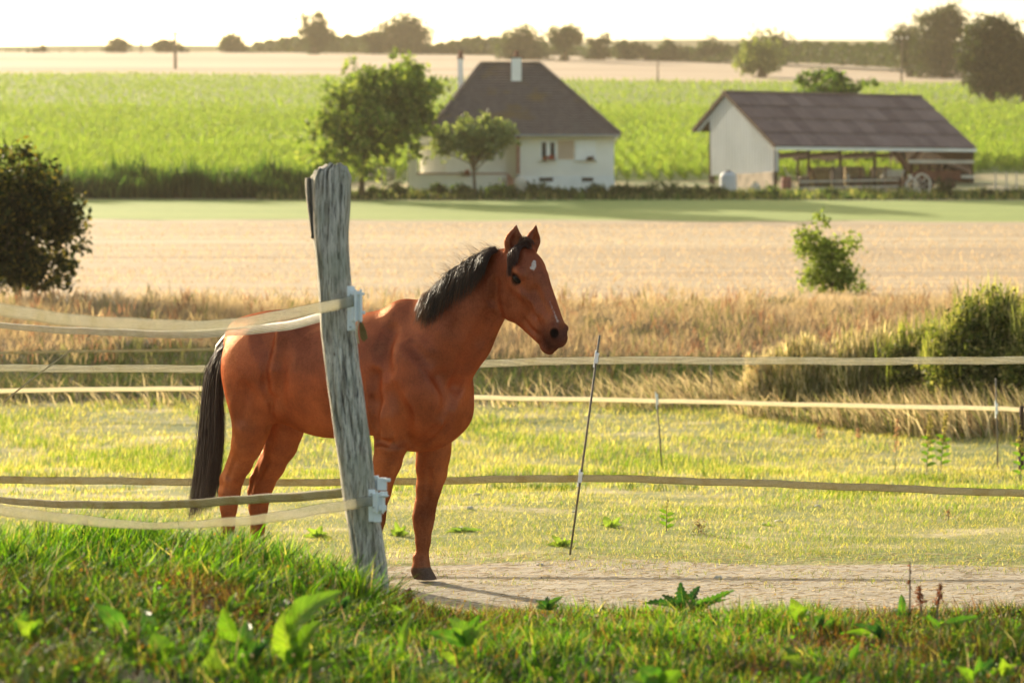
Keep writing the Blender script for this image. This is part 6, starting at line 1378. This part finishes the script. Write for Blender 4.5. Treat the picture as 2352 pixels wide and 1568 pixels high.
plant('weed_rosette', 'little dark green weed left of the thistle at the path edge', 'weed', 1258, 1398, 9.0, [(1232, 1378, 16, DG), (1290, 1368, 16, MG), (1258, 1366, 14, DG), (1226, 1394, 14, MG), (1284, 1390, 16, DG)])
plant('weed_rosette', 'pale weed clump at the foot of the leaning rod', 'weed', 1290, 1256, 14.7, [(1262, 1210, 20, YG), (1300, 1220, 16, YG), (1245, 1245, 18, YG), (1330, 1232, 20, LG), (1272, 1232, 14, LG), (1315, 1250, 16, YG)])
plant('weed_rosette', 'pale broad leaved weed to the right of the leaning rod', 'weed', 1402, 1212, 15.8, [(1383, 1166, 24, YG), (1430, 1172, 16, LG), (1410, 1184, 14, YG), (1372, 1200, 12, YG), (1440, 1198, 14, LG)])
plant('weed_rosette', 'leafy weed between the wooden post and the front leg of the horse', 'weed', 918, 1232, 13.6, [(905, 1176, 18, MG), (934, 1190, 16, LG), (892, 1205, 18, MG), (900, 1236, 14, MG), (945, 1216, 18, LG), (925, 1210, 12, LG), (885, 1226, 12, DG)])
plant('weed_rosette', 'low green weeds just right of the front leg of the horse', 'weed', 1060, 1222, 14.4, [(1030, 1206, 14, MG), (1050, 1196, 12, MG), (1084, 1202, 14, LG), (1096, 1216, 14, LG), (1010, 1222, 12, LG), (1120, 1210, 12, MG)])
plant('weed_rosette', 'fresh leaves left of the wooden post below the lowest tape', 'weed', 728, 1235, 11.6, [(700, 1198, 22, LG), (742, 1188, 20, LG), (758, 1214, 18, LG), (690, 1226, 18, MG), (765, 1232, 16, MG)])
plant('weed_rosette', 'tiny pale weed midway along the paddock to the right', 'weed', 1760, 1208, 15.6, [(1745, 1196, 10, YG), (1768, 1192, 10, LG), (1776, 1204, 10, YG), (1750, 1208, 9, YG)])
for i in range(20):                       # small weeds scattered over the near bank
    vx, D = rng.uniform(20, 2330), rng.uniform(6.5, 8.3); g_ = float(tz(vx2x(vx, D), D)) + .03; vy = 614 + (CAMZ - g_) * F / D; k = 36 * 7 / D
    lv = [(vx + rng.normal() * k, vy - k * (.5 + rng.random()), k * (.35 + .35 * rng.random()), (LG, YG, MG, DG)[rng.integers(0, 4)]) for _ in range(rng.integers(3, 6))]
    plant('weed_rosette', 'small low broad leaved weed half hidden in the foreground sward', 'weed', vx, vy, D, lv, 'small weeds scattered in the foreground sward')
def stalk(label, vx, v0, v1, D, col, n=60, lean=0, spread=8, size=.007, group='tall seed stalks', leafy=0):
    D = ground_D(vx, v1, D) if D > 11 else D; b = P(vx, v1, D); e = empty('seed_stalk', b, 0, label, 'weed', group); s = D / F; pts = [P(vx, v1 + 12, D), P(vx + lean * .4, (v0 + v1) / 2, D), P(vx + lean, v0, D)]
    MB().tube(pts, [.004, .003, .0015], 5).build('stem', M_rod, root=e)
    f = rng.random(n) ** .8 * .55; c0 = np.array([pts[2] + (pts[1] - pts[2]) * ff * 2 if ff < .5 else pts[1] + (pts[0] - pts[1]) * (ff * 2 - 1) for ff in f]); c0 = c0 + rng.normal(size=(n, 3)) * spread * s * .4 * (.35 + f[:, None])
    a = rng.normal(size=(n, 3)); a /= np.linalg.norm(a, axis=1, keepdims=True); b_ = np.cross(a, rng.normal(size=(n, 3))); b_ /= np.linalg.norm(b_, axis=1, keepdims=True); k = size * (.6 + .8 * rng.random(n))[:, None]
    V = np.stack([c0 - a * k, c0 + b_ * k * .5, c0 + a * k, c0 - b_ * k * .5], 1).reshape(-1, 3); o = mesh('seeds', V, np.arange(4 * n).reshape(-1, 4), M_dry, col=np.repeat(colmix(n, [col, tuple(x * .6 for x in col)], [2, 1], .2), 4, 0)); adopt(o, e); o['kind'] = 'stuff'
    for i in range(leafy): vy = v0 + (v1 - v0) * (.45 + .5 * i / leafy); leaf(P(vx + lean * (v1 - vy) / (v1 - v0), vy, D), P(vx + lean * .5 + (18 if i % 2 else -18), vy - 8, D), 9 * s, (0, -.8, .5), LG, .1, e, nu=5, nv=3)
RB = (.20, .075, .035); YW = (.30, .28, .08); TN = (.42, .27, .16)
stalk('dark red dock stalk, left of the pair at the right path edge', 2118, 1345, 1420, 8.6, RB, 110, -8, 18)
stalk('dark red dock stalk, right of the pair at the right path edge', 2150, 1338, 1420, 8.6, RB, 90, 12, 15)
stalk('thin single reddish stem above the red dock stalks', 2090, 1288, 1410, 8.8, RB, 26, 0, 6)
stalk('brown weed spikes low in front of the wooden post foot', 935, 1352, 1420, 8.9, (.26, .12, .06), 150, 6, 22)
stalk('slim leafy weed with a seed top in the middle of the paddock', 1530, 1142, 1222, 15.4, (.34, .34, .12), 60, 3, 14, .008, leafy=6)
stalk('dry brown tuft of stalks right of the slim leafy weed', 1602, 1200, 1228, 15.2, (.20, .15, .08), 80, 4, 34, .010)
stalk('pinkish seed stalk farthest left before the dry bank', 1883, 972, 1030, 23.5, TN, 60, 0, 14, .016); stalk('pinkish seed stalk second from the left before the dry bank', 1970, 985, 1035, 23.5, TN, 50, 2, 12, .016)
stalk('tall tan seed stalk leaning over the paddock, third from the left', 2056, 962, 1085, 22.5, TN, 80, 6, 14, .016)
stalk('tall yellow green leafy stalk, left of the tallest pair', 2128, 948, 1085, 22, YW, 110, 10, 16, .016, leafy=8); stalk('tall yellow green leafy stalk, right of the tallest pair', 2160, 945, 1080, 22, YW, 110, 14, 14, .016, leafy=8)
stalk('yellowish leafy stalk in front of the narrow wooden stake', 2345, 960, 1105, 21.5, YW, 110, -4, 14, .016, leafy=7)
stalk('small brown dry weed on the right of the paddock', 2180, 1172, 1200, 16, (.28, .17, .09), 60, -3, 16, .008)
# pebbles
for i, (vx, vy) in enumerate([(1095, 1139), (1080, 1170), (1180, 1162), (1320, 1178), (1705, 1188), (1610, 1165), (1000, 1158), (1490, 1120), (655, 1105), (1880, 1165), (1790, 1200), (2010, 1150), (1240, 1300), (1650, 1330)]):
    x, D = 0, 18.
    for _ in range(30): x = vx2x(vx, D); D = (CAMZ - float(tz(x, D))) * F / (vy - 614)
    r_ = .012 + .010 * rng.random(); lump('pebble', 'small pale pebble lying in the paddock', 'pebble', (x, D, float(tz(x, D)) + r_ * .35), (r_ * 1.5, r_, r_ * .75), M_boulder, i + 20, 'pale pebbles in the paddock')
print('total', round(time.time() - T0, 1))
